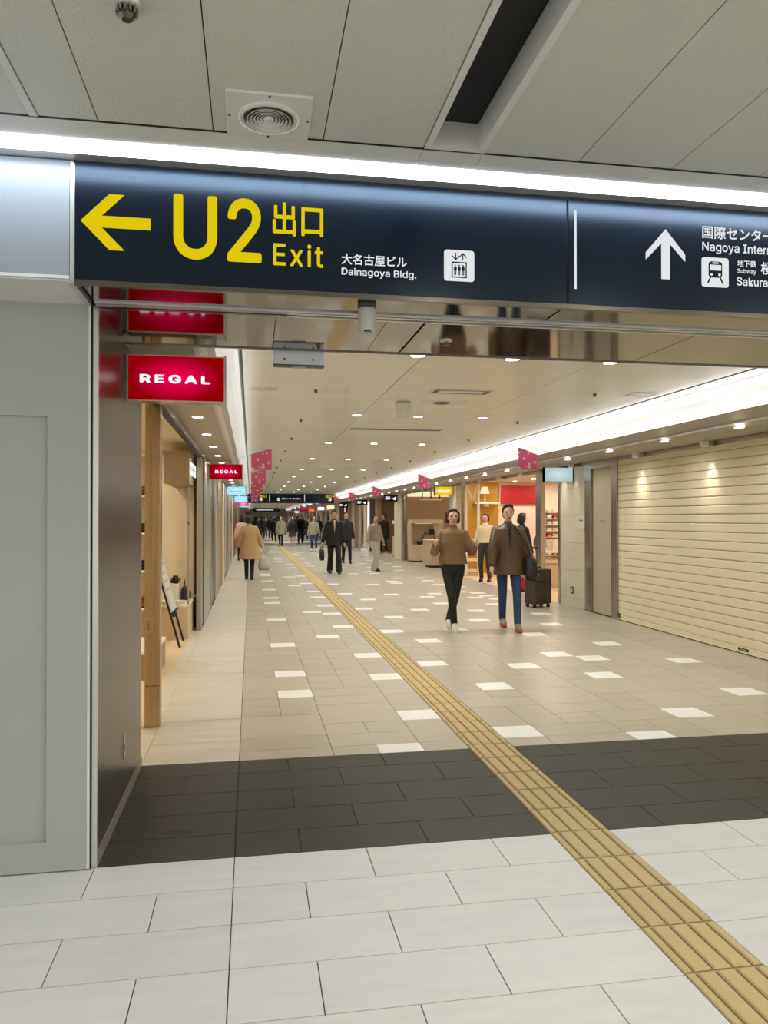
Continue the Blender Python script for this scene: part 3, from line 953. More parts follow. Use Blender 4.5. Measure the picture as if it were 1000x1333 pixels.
word(t2, '桜通線', 2.267, None, 2.602, 2.660, 'white_sign', 0.02)
word(t2, 'Sakura-dori Line', 2.146, None, 2.546, 2.585, 'white_sign', 0.012)
build('joint_strip', MB().box(1.338, 1.348, 3.13, 3.145, 2.42, 2.882), 'black', t2)

# ================================================================= BLADE SIGNS
def blade(side, y, facem, label, txt=None, textm='white_print', tz=(0.42, 0.60), tx=(0.15, 0.85), wide=1.0, bold=0.02, z0=2.118, z1=2.362, w=0.51, space=1.0, frame='steel'):
    x0, x1 = (CW0 + 0.012, CW0 + 0.012 + w) if side < 0 else (CW1 - 0.012 - w, CW1 - 0.012)
    t = thing('blade_sign', label, 'sign', ((x0 + x1) / 2, y + 0.05, z0))
    build('housing', MB().box(x0, x1, y + 0.004, y + 0.10, z0, z1), frame, t)
    build('face', MB().box(x0 + 0.008, x1 - 0.012, y, y + 0.004, z0 + 0.006, z1 - 0.006), facem, t, origin='center')
    build('end_cap', MB().box(x1 - 0.010 if side < 0 else x0, x1 if side < 0 else x0 + 0.010, y - 0.006, y + 0.104, z0 - 0.004, z1 + 0.004), frame, t)
    bx_ = (CW0 - 0.0, x0) if side < 0 else (x1, CW1)
    build('bracket', MB().box(bx_[0], bx_[1], y + 0.015, y + 0.085, z0 + 0.012, z1 - 0.012), 'steel_dark', t)
    if txt:
        W, H = x1 - x0, z1 - z0
        word(t, txt, x0 + tx[0] * W, x0 + tx[1] * W, z0 + tz[0] * H, z0 + tz[1] * H, textm, bold, y=y - 0.0015, space=space)
    return t
def marks(parent, x0, x1, z0, z1, y, n, m, seed):
    """Lettering too small to read: a row of little upright marks."""
    r_ = random.Random(seed)
    w_ = (x1 - x0) / n
    q = MB()
    for k in range(n):
        a = x0 + k * w_
        q.box(a, a + w_ * 0.22, y - 0.0015, y, z0, z1)
        zc = r_.choice((z0, (z0 + z1) / 2, z1 - (z1 - z0) * 0.2))
        q.box(a + w_ * 0.22, a + w_ * 0.72, y - 0.0015, y, zc, zc + (z1 - z0) * 0.2)
        if r_.random() < 0.6:
            q.box(a + w_ * 0.55, a + w_ * 0.75, y - 0.0015, y, z0, z1 - (z1 - z0) * 0.2)
    return build('lettering', q, m, parent)
blade(-1, 4.18, 'red_face', 'large glowing red REGAL blade sign on the bronze pillar', 'REGAL', tz=(0.39, 0.575), tx=(0.13, 0.84), bold=0.035, space=1.3)
blade(-1, 12.4, 'red_face', 'smaller far red REGAL blade sign past the shoe shop', 'REGAL', tz=(0.40, 0.60), tx=(0.16, 0.84), bold=0.03, space=1.3)
t = blade(-1, 21.0, 'blue_face', 'pale blue glowing blade sign, nearer of two on the left')
marks(t, -0.55, -0.25, 2.222, 2.252, 20.999, 9, 'steel_dark', 1)
t = blade(-1, 30.0, 'blue_face', 'pale blue glowing blade sign, farther of two on the left')
marks(t, -0.52, -0.28, 2.222, 2.252, 29.999, 7, 'steel_dark', 2)
blade(-1, 38.5, 'pink_face', 'magenta glowing blade sign far down the left shops')
blade(-1, 43.0, 'blue_face', 'tiny light blue blade sign just before the far overhead sign')
blade(1, 12.25, 'pale_face', 'blank pale glowing blade sign beside the stone wall', frame='steel_dark')
t = blade(1, 20.1, 'yellow_face', 'yellow glowing blade sign above the beige display counters')
marks(t, 4.92, 5.30, 2.20, 2.268, 20.099, 10, 'white_print', 3)
def black_blade(y, label, txt='Restroom', icon=True):
    t = blade(1, y, 'black_gloss', label, frame='grey_dark')
    x0, x1 = CW1 - 0.522, CW1 - 0.012
    for k, (zz, ww) in enumerate(((2.285, 0.17), (2.245, 0.19), (2.205, 0.15))):
        build('text_line', MB().box(x0 + 0.04, x0 + 0.04 + ww, y - 0.002, y - 0.0005, zz, zz + 0.022), 'white_print', t)
    if icon:
        poly(t, [(x0 + 0.29, 2.235), (x0 + 0.45, 2.315), (x0 + 0.42, 2.17), (x0 + 0.375, 2.205), (x0 + 0.35, 2.175), (x0 + 0.345, 2.225)], 'white_print', 'icon_mark', y - 0.002, y - 0.0005)
black_blade(28.0, 'black blade sign with white plane mark on the stone column')
black_blade(35.6, 'black blade sign with white text beyond the round column')
black_blade(43.0, 'black blade sign with white text close to the far overhead sign')
for y, fm, lab in ((50, 'warm_face', 'tiny glowing sign past the far overhead sign, nearest on the right'), (57, 'white_print', 'tiny white sign past the far overhead sign on the right'),
                   (66, 'orange_face', 'tiny orange glowing sign deep in the far corridor'), (76, 'red_face', 'tiny red glowing sign deep in the far corridor'), (88, 'blue_face', 'tiny blue glowing sign at the far corridor end')):
    blade(1, y, fm, lab)

# ================================================================= LEFT: SHOE SHOP
struct(build('floor_shoe_shop', MB().box(-4.2, -0.75, 4.86, 11.3, -0.006, 0.0), 'wood_floor'))
struct(build('trim_1', MB().box(-0.75, -0.655, 4.86, 11.24, -0.006, 0.0005), 'tile_side'))
struct(build('wall_shoe_shop_back', MB().box(-4.3, -4.2, 4.86, 11.4, 0, 2.5), 'shop_wall'))
struct(build('wall_shoe_shop_far', MB().box(-4.2, -0.80, 11.2, 11.3, 0, 2.5), 'cream'))
struct(build('wall_shoe_shop_near', MB().box(-4.2, -0.72, 4.80, 4.86, 0, 2.5), 'cream'))
struct(build('ceiling_shoe_shop', MB().box(-4.2, -0.70, 4.86, 11.3, 2.46, 2.5), 'cream'))
struct(build('trim_2', MB().box(-0.70, -0.65, 4.85, 11.24, 2.345, 2.42), 'steel'))
struct(build('trim_3', MB().box(-0.70, -0.655, 4.85, 11.24, 2.322, 2.345), 'black'))
struct(build('trim_4', MB().box(-0.72, -0.662, 10.55, 10.98, 0, 2.345), 'post_taupe'))
struct(build('trim_5', MB().box(-0.71, -0.658, 10.98, 11.05, 0, 2.345), 'black'))
struct(build('trim_6', MB().box(-0.70, -0.650, 11.05, 11.26, 0, 2.345), 'post_taupe'))
for x in (-1.5, -2.6, -3.6):
    for y in (5.6, 7.2, 8.8, 10.4):
        downlight(x, y, 2.46, 0.05, 'lamp_shop', 'small warm downlight inside the left shoe shop', 'downlights inside the shoe shop')

t = thing('metal_column', 'tall brushed gold box column at the shoe shop entrance', 'column', (-0.70, 5.78, 0))
build('cladding', MB().box(-0.752, -0.645, 5.72, 5.84, 0.30, 2.42), 'gold', t, bevel=0.004)
build('foot_cladding', MB().box(-0.752, -0.645, 5.72, 5.84, 0.0, 0.298), 'gold', t, bevel=0.004)
build('groove', MB().box(-0.712, -0.706, 5.7185, 5.721, 0.0, 2.42), 'tan_box', t)
build('flush_plate', MB().box(-0.735, -0.722, 5.7175, 5.721, 0.70, 0.77), 'tan_box', t)

t = thing('display_platform', 'beige window platform with white top in the shoe shop', 'platform', (-1.3, 10.5, 0))
build('base', MB().box(-1.95, -0.77, 9.84, 11.19, 0, 0.40), 'platform', t)
build('top', MB().box(-1.95, -0.765, 9.835, 11.19, 0.40, 0.425), 'wood_white', t)
t = thing('window_glass', 'tall clear glass pane standing on the shop window platform', 'glass', (-0.775, 10.4, 0.425))
build('pane', MB().box(-0.780, -0.772, 9.93, 10.95, 0.425, 1.935), 'glass', t)
build('edge_profile', MB().box(-0.784, -0.768, 9.90, 9.93, 0.425, 1.935), 'steel', t)
build('clip', MB().box(-0.786, -0.764, 9.895, 9.935, 1.42, 1.46), 'steel_dark', t)
t = thing('sign_fascia', 'tan hanging box with a lit sign over the shop window', 'sign', (-0.92, 10.4, 1.935))
build('box', MB().box(-1.06, -0.762, 9.80, 11.19, 1.935, 2.33), 'tan_box', t)
build('lit_panel', MB().box(-0.763, -0.757, 9.95, 10.95, 2.06, 2.22), 'white_print', t)
lm = MB()
for k in range(5):
    lm.box(-0.7575, -0.756, 10.05 + 0.17 * k, 10.08 + 0.17 * k, 2.09, 2.19).box(-0.7575, -0.756, 10.08 + 0.17 * k, 10.15 + 0.17 * k, 2.13, 2.15)
build('lettering', lm, 'navy', t)

def shoe(x, y, z, ang, m, label, group='shoes in the shop window', s=1.0, heel=False):
    t = thing('shoe', label, 'shoe', (x, y, z), group)
    u = MB().loft([(0, 0.0, 0.012, 0.040, 0.125), (0, -0.002, 0.035, 0.042, 0.122), (0, -0.03, 0.060, 0.038, 0.085), (0, -0.055, 0.085, 0.034, 0.055), (0, -0.06, 0.10, 0.030, 0.045)], 16)
    so = MB().loft([(0, 0.0, 0.0, 0.041, 0.130), (0, 0.0, 0.012, 0.043, 0.132)], 16)
    la = MB()
    for k in range(3):
        la.box(-0.018, 0.018, 0.01 + 0.022 * k, 0.018 + 0.022 * k, 0.062 - 0.010 * k, 0.070 - 0.010 * k)
    for nm, q, mm in (('upper', u, m), ('sole', so, 'black'), ('laces', la, 'black_leather')):
        q.v = [(p[0] * s, p[1] * s, p[2] * s) for p in q.v]
        q.rot(ang)
        q.v = [(p[0] + x, p[1] + y, p[2] + z) for p in q.v]
        build(nm, q, mm, t, smooth=(nm == 'upper'))
t = thing('pedestal', 'white pedestal box on the shop window platform', 'pedestal', (-1.03, 10.35, 0.425))
build('carcass', MB().box(-1.16, -0.925, 10.2, 10.5, 0.425, 0.66), 'wood_white', t, bevel=0.004)
build('base_gap', MB().box(-1.15, -0.93, 10.21, 10.49, 0.4249, 0.432), 'tan_box', t)
t = thing('tray', 'low white tray lying on the shop window platform', 'tray', (-0.98, 10.05, 0.425))
build('dish', MB().loft([(-0.98, 10.04, 0.425, 0.13, 0.08), (-0.98, 10.04, 0.455, 0.155, 0.10), (-0.98, 10.04, 0.45, 0.14, 0.088)], 24, 0.7), 'wood_white', t)
build('rim', MB().loft([(-0.98, 10.04, 0.455, 0.157, 0.102), (-0.98, 10.04, 0.460, 0.157, 0.102)], 24, 0.7), 'cream', t)
shoe(-0.985, 10.35, 0.66, 0.35, 'black_leather', 'black shoe on the white pedestal in the shop window')
shoe(-1.10, 10.34, 0.66, 0.2, 'brown_leather', 'red brown shoe on the white pedestal in the shop window')
shoe(-0.86, 10.75, 0.425, 0.5, 'grey_dark', 'grey shoe on the platform at the window glass')
t = thing('handbag', 'small black handbag beside the pedestal in the shop window', 'bag', (-0.87, 10.5, 0.425))
build('body', MB().loft([(-0.87, 10.5, 0.425, 0.05, 0.10), (-0.87, 10.5, 0.56, 0.045, 0.09), (-0.87, 10.5, 0.60, 0.02, 0.08)], 16, 0.6), 'black_leather', t)
build('handle', MB().tube([(-0.87, 10.45, 0.59), (-0.87, 10.46, 0.66), (-0.87, 10.5, 0.69), (-0.87, 10.54, 0.66), (-0.87, 10.55, 0.59)], 0.006), 'black_leather', t)
t = thing('potted_plant', 'small green plant in a white pot on the window platform', 'plant', (-1.02, 10.82, 0.425))
build('pot', MB().lathe([(0, 0), (0.045, 0), (0.06, 0.12), (0.05, 0.12), (0, 0.11)], (-1.02, 10.82, 0.425), 16), 'wood_white', t)
lr = random.Random(3)
for k in range(26):
    a, e_, ln = lr.random() * 6.28, lr.uniform(0.2, 1.3), lr.uniform(0.09, 0.2)
    p0 = Vector((-1.02, 10.82, 0.54))
    d = Vector((math.cos(a) * math.cos(e_), math.sin(a) * math.cos(e_), math.sin(e_)))
    sd = d.orthogonal().normalized() * 0.022
    up_ = Vector((0, 0, 0.002))
    mid, tip = p0 + d * ln * 0.6, p0 + d * ln
    build('leaf', MB().add([p0, mid + sd, tip, mid - sd, p0 + up_, mid + sd + up_, tip + up_, mid - sd + up_], [(0, 1, 2, 3), (7, 6, 5, 4), (0, 4, 5, 1), (1, 5, 6, 2), (2, 6, 7, 3), (3, 7, 4, 0)]), 'leaf', t)
t = thing('display_box', 'low white display block on the shoe shop floor', 'display', (-1.2, 7.85, 0))
build('block', MB().box(-1.55, -0.88, 7.4, 8.3, 0, 0.24), 'tan_box', t)
build('top', MB().box(-1.56, -0.875, 7.39, 8.31, 0.24, 0.265), 'wood_white', t)
t = thing('shelf_unit', 'tall cream shelf unit deep inside the shoe shop', 'shelf', (-1.5, 8.6, 0))
build('back', MB().box(-1.95, -1.05, 8.77, 8.8, 0, 2.2), 'cream', t)
for z in (0.1, 0.55, 0.95, 1.35, 1.75, 2.18):
    build('board', MB().box(-1.95, -1.05, 8.45, 8.77, z - 0.02, z), 'wood_white', t)
for x in (-1.97, -1.05):
    build('side', MB().box(x, x + 0.02, 8.45, 8.8, 0, 2.2), 'wood_white', t)
for z in (0.55, 0.95, 1.35, 1.75):
    for k in range(2):
        cn = 'black' if (k + int(z * 10)) % 3 else 'brown'
        shoe(-1.34 + 0.19 * k, 8.60, z, PI, cn + '_leather', f'{cn} shoe on the tall shelf unit, {["inner", "outer"][k]} one on the {["lowest", "second", "third", "top"][int((z - 0.5) / 0.4)]} shelf', 'shoes on the tall shelf unit')

# ---- easel with notice board, facing the corridor
t = thing('easel', 'black folding easel stand beside the shop window', 'easel', (-0.95, 9.47, 0))
for y in (9.216, 9.72):
    build('front_leg', MB().tube([(-0.816, y, 0.0), (-1.16, y, 1.25)], 0.013), 'black', t)
build('rear_leg', MB().tube([(-1.45, 9.47, 0.0), (-1.16, 9.47, 1.2)], 0.011), 'black', t)
build('crossbar', MB().tube([(-1.155, 9.2, 1.23), (-1.155, 9.74, 1.23)], 0.011), 'black', t)
build('rest_bar', MB().box(-0.93, -0.885, 9.17, 9.77, 0.385, 0.41), 'black', t)
build('rest_clip', MB().box(-0.90, -0.87, 9.19, 9.24, 0.36, 0.42), 'black', t)
t = thing('notice_board', 'white notice board resting on the black easel', 'board', (-0.98, 9.47, 0.41))
def slant(y0, y1, z0, z1, off, th):
    xs = lambda z: -0.816 - 0.2752 * z
    return MB().prism([(xs(z0) + off, z0), (xs(z1) + off, z1), (xs(z1) + off + th, z1), (xs(z0) + off + th, z0)], 'y', y0, y1)
build('panel', slant(9.18, 9.76, 0.412, 1.16, 0.018, 0.012), 'white_plastic', t)
build('frame', slant(9.17, 9.19, 0.412, 1.17, 0.016, 0.018).add(*(lambda q: (q.v, q.f))(slant(9.75, 9.77, 0.412, 1.17, 0.016, 0.018))).add(*(lambda q: (q.v, q.f))(slant(9.17, 9.77, 1.16, 1.18, 0.016, 0.018))), 'alu', t)
for k in range(4):
    build('print_line', slant(9.26, 9.66 - 0.05 * (k % 2), 0.95 - 0.1 * k, 0.975 - 0.1 * k, 0.0302, 0.0006), 'grey_plastic', t)

# ---- remaining left shop fronts
wl2 = sroot('wall_left', (-0.75, 28, 0))
build('backing', MB().box(-1.0, -0.76, 11.3, 112, 0, 2.9), 'brown_wall', wl2)
build('head_rail', MB().box(-0.76, -0.655, 11.26, 44.4, 2.33, 2.42), 'steel', wl2)
yl = [(11.26, 12.95, 'wall_white', 0.0), (12.95, 13.15, 'steel', 0.01), (13.15, 13.75, 'red_dark', -0.03), (13.75, 14.5, 'bronze_panel', -0.02), (14.5, 14.8, 'black', -0.03), (14.8, 15.6, 'soffit_beige', 0.0),
      (15.6, 16.2, 'wall_white', 0.012), (16.2, 16.7, 'black', -0.04), (16.7, 18.3, 'brown_wall', -0.01), (18.3, 19.0, 'cream', 0.012), (19.0, 19.3, 'steel', 0.02), (19.3, 21.8, 'soffit_beige', -0.03), (21.8, 22.4, 'steel', 0.012), (22.4, 23.4, 'brown_dark', -0.03)]
lr = random.Random(5)
y = 23.4
pal = ['soffit_beige', 'steel', 'cream', 'brown_wall', 'bronze_panel', 'wall_white', 'red_dark', 'steel', 'tan_box', 'grey_dark']
i = 0
while y < 44.2:
    y1 = y + lr.uniform(0.5, 1.9)
    yl.append((y, min(y1, 44.3), pal[i % len(pal)], lr.uniform(-0.04, 0.02)))
    y = y1
    i += 1
for a, b, m, d in yl:
    piece(wl2, 'front_panel', -0.76, -0.655 + d, a, b, 0.0, 2.33, m)
y, i = 45.3, 0
while y < 110:
    y1 = y + 2.2
    piece(wl2, 'front_panel', -0.76, -0.655 + (0.02 if i % 2 else -0.02), y, y1, 0.0, 2.42, pal[(i * 3) % len(pal)])
    y = y1
    i += 1

# ================================================================= RIGHT WALL
wr = struct(build('wall_right', MB().box(5.46, 5.7, 4.2, 12.86, 0, 2.9), 'grey_dark'))
struct(build('wall_right_upper', MB().box(5.40, 5.7, 12.86, 112, 2.42, 2.9), 'soffit_beige'))
struct(build('trim_13', MB().box(5.372, 5.46, 4.2, 44.4, 2.36, 2.42), 'steel'))
build('door_post', MB().box(5.36, 5.46, 10.665, 10.86, 0, 2.40), 'steel', wr, bevel=0.003)
build('door_post', MB().box(5.365, 5.46, 11.58, 11.80, 0, 2.40), 'steel', wr, bevel=0.003)
struct(build('trim_16', MB().box(5.37, 5.46, 10.86, 11.58, 2.29, 2.38), 'steel', None, bevel=0.003))
zs = [0.0, 0.155, 0.625, 1.095, 1.552, 2.023, 2.40]
for z0, z1 in zip(zs, zs[1:]):
    piece(wr, 'stone_slab', 5.38, 5.46, 11.81, 12.83, z0 + 0.0015, z1 - 0.0015, 'stone')
build('edge_trim', MB().box(5.37, 5.46, 12.835, 12.92, 0, 2.40), 'steel', wr)
d1 = struct(build('door_1', MB().box(5.405, 5.45, 10.865, 11.575, 0.008, 2.29), 'door_beige', None, bevel=0.002))
lm = MB()
for k in range(3):
    y_ = 11.16 + 0.06 * k
    lm.box(5.4035, 5.405, y_, y_ + 0.012, 1.43, 1.475).box(5.4035, 5.405, y_ + 0.012, y_ + 0.04, 1.43 + 0.018 * k, 1.442 + 0.018 * k)
build('door_lettering', lm, 'grey_dark', d1)

sh = thing('roller_shutter', 'closed cream roller shutter with horizontal slats on the right wall', 'shutter', (5.42, 7.8, 0))
prof = [(5.386, 0.0), (5.380, 0.010), (5.380, 0.092), (5.386, 0.1005), (5.41, 0.1005), (5.41, 0.0)]
sm = mesh_of('slat', MB().prism(prof, 'y', -2.88, 2.88), M['shutter'])
# the profile above is in x and z: prism along y
fix_normals(sm)
sm.transform(Matrix.Translation((-5.395, 0, 0)))
for i in range(22):
    ob = bpy.data.objects.new('slat', sm)
    COL.objects.link(ob)
    place(ob, (5.395, 7.78, 0.075 + 0.1055 * i), sh)
build('bottom_bar', MB().box(5.372, 5.412, 4.9, 10.66, 0.022, 0.073), 'shutter', sh, bevel=0.004)
build('bottom_lip', MB().box(5.360, 5.412, 4.9, 10.66, 0.012, 0.024), 'shutter', sh)
build('rubber_seal', MB().box(5.375, 5.41, 4.9, 10.66, 0.0, 0.012), 'black', sh)
lp = build('label_plate', MB().box(5.366, 5.373, 7.62, 7.80, 0.034, 0.064), 'black', sh)
build('label_text', MB().box(5.3655, 5.3662, 7.66, 7.76, 0.045, 0.053), 'grey_plastic', lp)
build('end_bracket', MB().box(5.362, 5.40, 10.58, 10.66, 0.0, 0.10), 'steel_dark', sh)
build('shutter_back', MB().box(5.412, 5.42, 4.9, 10.66, 0.0, 2.40), 'grey_dark', sh)

t = thing('notice_plate', 'white rounded notice plate on the stone wall beside the door', 'notice', (5.37, 11.92, 1.337))
build('plate', MB().prism([(11.93 + a, 1.444 + b) for a, b in rrect(-0.13, 0.13, -0.107, 0.107, 0.025)], 'x', 5.364, 5.38), 'white_plastic', t)
for k in range(3):
    build('text_line', MB().box(5.3628, 5.3642, 11.86, 12.01, 1.485 - 0.022 * k, 1.497 - 0.022 * k), 'grey_dark', t)
t = thing('wall_outlet', 'small metal outlet plate low on the stone wall', 'outlet', (5.37, 12.33, 0.227))
build('plate', MB().box(5.374, 5.38, 12.27, 12.39, 0.227, 0.345), 'grey_dark', t)
build('socket', MB().box(5.371, 5.3745, 12.305, 12.355, 0.262, 0.31), 'alu', t)

def wall_spot(y, power=26, lab=''):
    t = thing('wall_spotlight', lab, 'lamp', (5.28, y, 2.36), 'spotlights along the right soffit')
    build('head', MB().box(5.245, 5.315, y - 0.045, y + 0.045, 2.355, 2.42), 'white_plastic', t, bevel=0.006)
    build('lens', MB().cyl((5.28, y, 2.352), 0.026, 0.003, 16), 'white_sign', t)
    ld = bpy.data.lights.new('spot_beam', 'SPOT')
    ld.energy = power
    ld.spot_size = 0.95
    ld.spot_blend = 0.9
    ld.shadow_soft_size = 0.03
    ld.color = (1, 0.93, 0.80)
    lo = bpy.data.objects.new('spot_beam', ld)
    COL.objects.link(lo)
    lo.rotation_euler = (0, math.radians(-6), 0)
    place(lo, (5.27, y, 2.345), t)
for k, y in enumerate((5.6, 6.9, 8.3, 9.95)):
    wall_spot(y, 26, f'white square spotlight above the closed shutter, {ORD[3 - k]} from the beige door')
for k, y in enumerate((12.15, 12.65)):
    wall_spot(y, 9, f'white square spotlight above the stone wall, {["nearer", "farther"][k]} one')
for k, y in enumerate((14.6, 16.0, 17.4, 18.8)):
    wall_spot(y, 6, f'white square spotlight above the gift shop front, {ORD[k]} from the steel post')
for k, y in enumerate((22.0, 23.5, 25.0)):
    wall_spot(y, 6, f'white square spotlight above the plaster counters, {ORD[k]} from the yellow sign')

# ---- shop with red and yellow wall
struct(build('floor_gift_shop', MB().box(5.38, 9.6, 12.9, 20.6, -0.006, 0.0), 'wood_floor'))
struct(build('ceiling_gift_shop', MB().box(5.46, 9.6, 12.9, 20.6, 2.5, 2.55), 'pink_wall'))
struct(build('wall_gift_shop_back', MB().box(9.5, 9.6, 12.9, 20.6, 0, 2.5), 'pink_wall'))
struct(build('wall_gift_shop_near', MB().box(5.46, 9.6, 12.82, 12.9, 0, 2.5), 'pink_wall'))
struct(build('wall_gift_shop_far', MB().box(5.5, 9.6, 20.5, 20.6, 0, 2.5), 'pink_wall'))
struct(build('wall_gift_shop_yellow', MB().box(5.6, 6.76, 20.46, 20.5, 0, 2.5), 'yellow_wall'))
struct(build('trim_7', MB().box(6.76, 9.5, 20.47, 20.5, 2.42, 2.5), 'cream'))
struct(build('trim_8', MB().box(5.33, 5.43, 13.65, 13.9, 0, 2.42), 'steel', None, bevel=0.004))
struct(build('trim_9', MB().box(5.38, 5.6, 19.85, 20.6, 0, 2.42), 'stone'))
struct(build('trim_10', MB().box(5.40, 5.45, 19.3, 19.4, 0, 2.42), 'steel_dark'))
for x in (6.1, 7.0, 8.0, 9.0):
    for y in (13.6, 15.2, 16.8, 18.4, 19.8):
        downlight(x, y, 2.5, 0.055, 'lamp_shop', 'warm downlight in the ceiling of the red sign shop', 'downlights of the red sign shop')
t = thing('wall_sign', 'large plain bright red panel high on the shop wall', 'sign', (7.35, 20.45, 1.9))
build('panel', MB().box(6.80, 7.90, 20.43, 20.47, 1.90, 2.42), 'red_wall', t)
build('edge_frame', MB().box(6.785, 6.80, 20.42, 20.47, 1.88, 2.43).box(7.90, 7.915, 20.42, 20.47, 1.88, 2.43), 'pink_wall', t)
t = thing('wall_shelf', 'cream shelf board under the lamp on the yellow wall', 'shelf', (6.35, 20.35, 1.90))
build('board', MB().box(6.02, 6.72, 20.2, 20.46, 1.90, 1.94), 'wood_white', t)
build('bracket', MB().box(6.3, 6.44, 20.3, 20.46, 1.83, 1.90), 'wood_white', t)
t = thing('table_lamp', 'small table lamp with white pleated shade on the shop shelf', 'lamp', (6.33, 20.33, 1.94))
build('foot', MB().lathe([(0, 0), (0.08, 0), (0.08, 0.02), (0.02, 0.04), (0.03, 0.10), (0.015, 0.16), (0.015, 0.24), (0, 0.24)], (6.33, 20.33, 1.94), 16), 'alu', t, smooth=True)
build('shade', MB().lathe([(0.13, 0.24), (0.085, 0.43), (0.08, 0.43), (0.125, 0.24), (0.13, 0.24)], (6.33, 20.33, 1.94), 20), 'warm_face', t)
# white lattice rack
t = thing('lattice_rack', 'tall white wooden lattice rack at the shop entrance', 'rack', (5.75, 19.6, 0))
for x in (5.58, 5.92):
    build('post', MB().box(x - 0.03, x + 0.03, 19.55, 19.62, 0, 2.42), 'wood_white', t)
for z in (0.10, 0.38, 0.66, 0.94):
    build('rung', MB().box(5.58, 5.92, 19.56, 19.61, z, z + 0.04), 'wood_white', t)
for a, b in (((5.61, 2.40), (5.75, 1.95)), ((5.75, 1.95), (5.89, 2.40))):
    build('brace', MB().prism([(a[0] - 0.02, a[1]), (a[0] + 0.02, a[1]), (b[0] + 0.02, b[1]), (b[0] - 0.02, b[1])], 'y', 19.56, 19.60), 'wood_white', t)
for z in (0.14, 0.42, 0.70):
    build('tray', MB().box(5.61, 5.89, 19.62, 19.95, z, z + 0.02), 'wood_white', t)
# product wall
t = thing('shelf_wall', 'white wall shelf packed with small packets behind the steel post', 'shelf', (8.5, 20.35, 0))
build('back', MB().box(7.95, 9.2, 20.42, 20.46, 0.2, 1.85), 'pink_wall', t)
for k in range(9):
    build('board', MB().box(7.95, 9.2, 20.22, 20.42, 0.30 + 0.17 * k, 0.315 + 0.17 * k), 'wood_white', t)
lr = random.Random(9)
pm = ['wood_white', 'white_plastic', 'pink_wall', 'red_wall', 'white_plastic']
pk = {}
for k in range(9):
    for c_ in range(7):
        x = 8.0 + 0.172 * c_
        h_ = [0.09, 0.11, 0.075][lr.randrange(3)]
        m = pm[lr.randrange(5)]
        if (h_, m) not in pk:
            t = thing('packet', 'small pale packet in the rows of the packed wall shelf', 'packet', (x, 20.3, 0.315 + 0.17 * k), 'packets on the wall shelf')
            build('carton', MB().box(x - 0.06, x + 0.06, 20.25, 20.38, 0.315 + 0.17 * k, 0.315 + 0.17 * k + h_), m, t)
            build('tag', MB().box(x - 0.03, x + 0.03, 20.247, 20.25, 0.33 + 0.17 * k, 0.35 + 0.17 * k), 'grey_plastic', t)
            pk[(h_, m)] = t
        else:
            s_ = pk[(h_, m)]
            copy_tree(s_, Vector((x, 20.3, 0.315 + 0.17 * k)) - WL[s_.name])
# island tables with goods
def island(x0, x1, y0, y1, z, label):
    t = thing('display_table', label, 'table', ((x0 + x1) / 2, (y0 + y1) / 2, 0))
    build('top', MB().box(x0, x1, y0, y1, z - 0.04, z), 'wood_white', t)
    build('plinth', MB().box(x0 + 0.06, x1 - 0.06, y0 + 0.06, y1 - 0.06, 0, z - 0.3), 'platform', t)
    for x in (x0 + 0.03, x1 - 0.03):
        for y in (y0 + 0.03, y1 - 0.03):
            build('leg', MB().box(x - 0.025, x + 0.025, y - 0.025, y + 0.025, 0, z - 0.04), 'wood_white', t)
    return t
island(6.05, 7.4, 15.6, 16.6, 0.80, 'white display table behind the steel post in the shop')
island(6.9, 8.4, 17.6, 18.6, 0.80, 'white display table deeper inside the red sign shop')
lr = random.Random(21)
gm = ['white_plastic', 'red_wall', 'brown_leather', 'pink_wall', 'wood_white', 'black_leather', 'pink_wall', 'cream']
for (x0, x1, y0, y1, where) in ((6.1, 7.35, 15.65, 16.55, 'the nearer display table'), (6.95, 8.35, 17.65, 18.55, 'the deeper display table')):
    for i in range(5):
        for j in range(3):
            x, y = x0 + 0.13 + (x1 - x0 - 0.26) * i / 4, y0 + 0.15 + (y1 - y0 - 0.3) * j / 2
            h_ = lr.uniform(0.05, 0.26)
            r_ = lr.uniform(0.05, 0.09)
            m = gm[lr.randrange(len(gm))]
            form = 'jar' if lr.random() < 0.5 else 'carton'
            cname = {'white_plastic': 'white', 'red_wall': 'red', 'brown_leather': 'brown', 'pink_wall': 'pale pink', 'wood_white': 'cream white', 'black_leather': 'black', 'cream': 'cream'}[m]
            t = thing('gift_item', f'{cname} {form} on {where}, {ORD[i]} from left in {["front", "middle", "back"][j]} row', 'goods', (x, y, 0.80), 'goods on ' + where)
            if form == 'jar':
                build('jar', MB().lathe([(0, 0), (r_, 0), (r_, h_ * 0.75), (r_ * 0.5, h_), (0, h_)], (x, y, 0.80), 14), m, t)
                build('lid', MB().cyl((x, y, 0.80 + h_), r_ * 0.55, 0.02, 12), gm[lr.randrange(len(gm))], t)
            else:
                build('carton', MB().box(x - r_, x + r_, y - r_, y + r_, 0.80, 0.80 + h_).rot(lr.uniform(-0.5, 0.5), (x, y, 0)), m, t)
                build('ribbon', MB().box(x - r_ * 0.3, x + r_ * 0.3, y - 0.01, y + 0.01, 0.80 + h_, 0.815 + h_), 'red_wall', t)

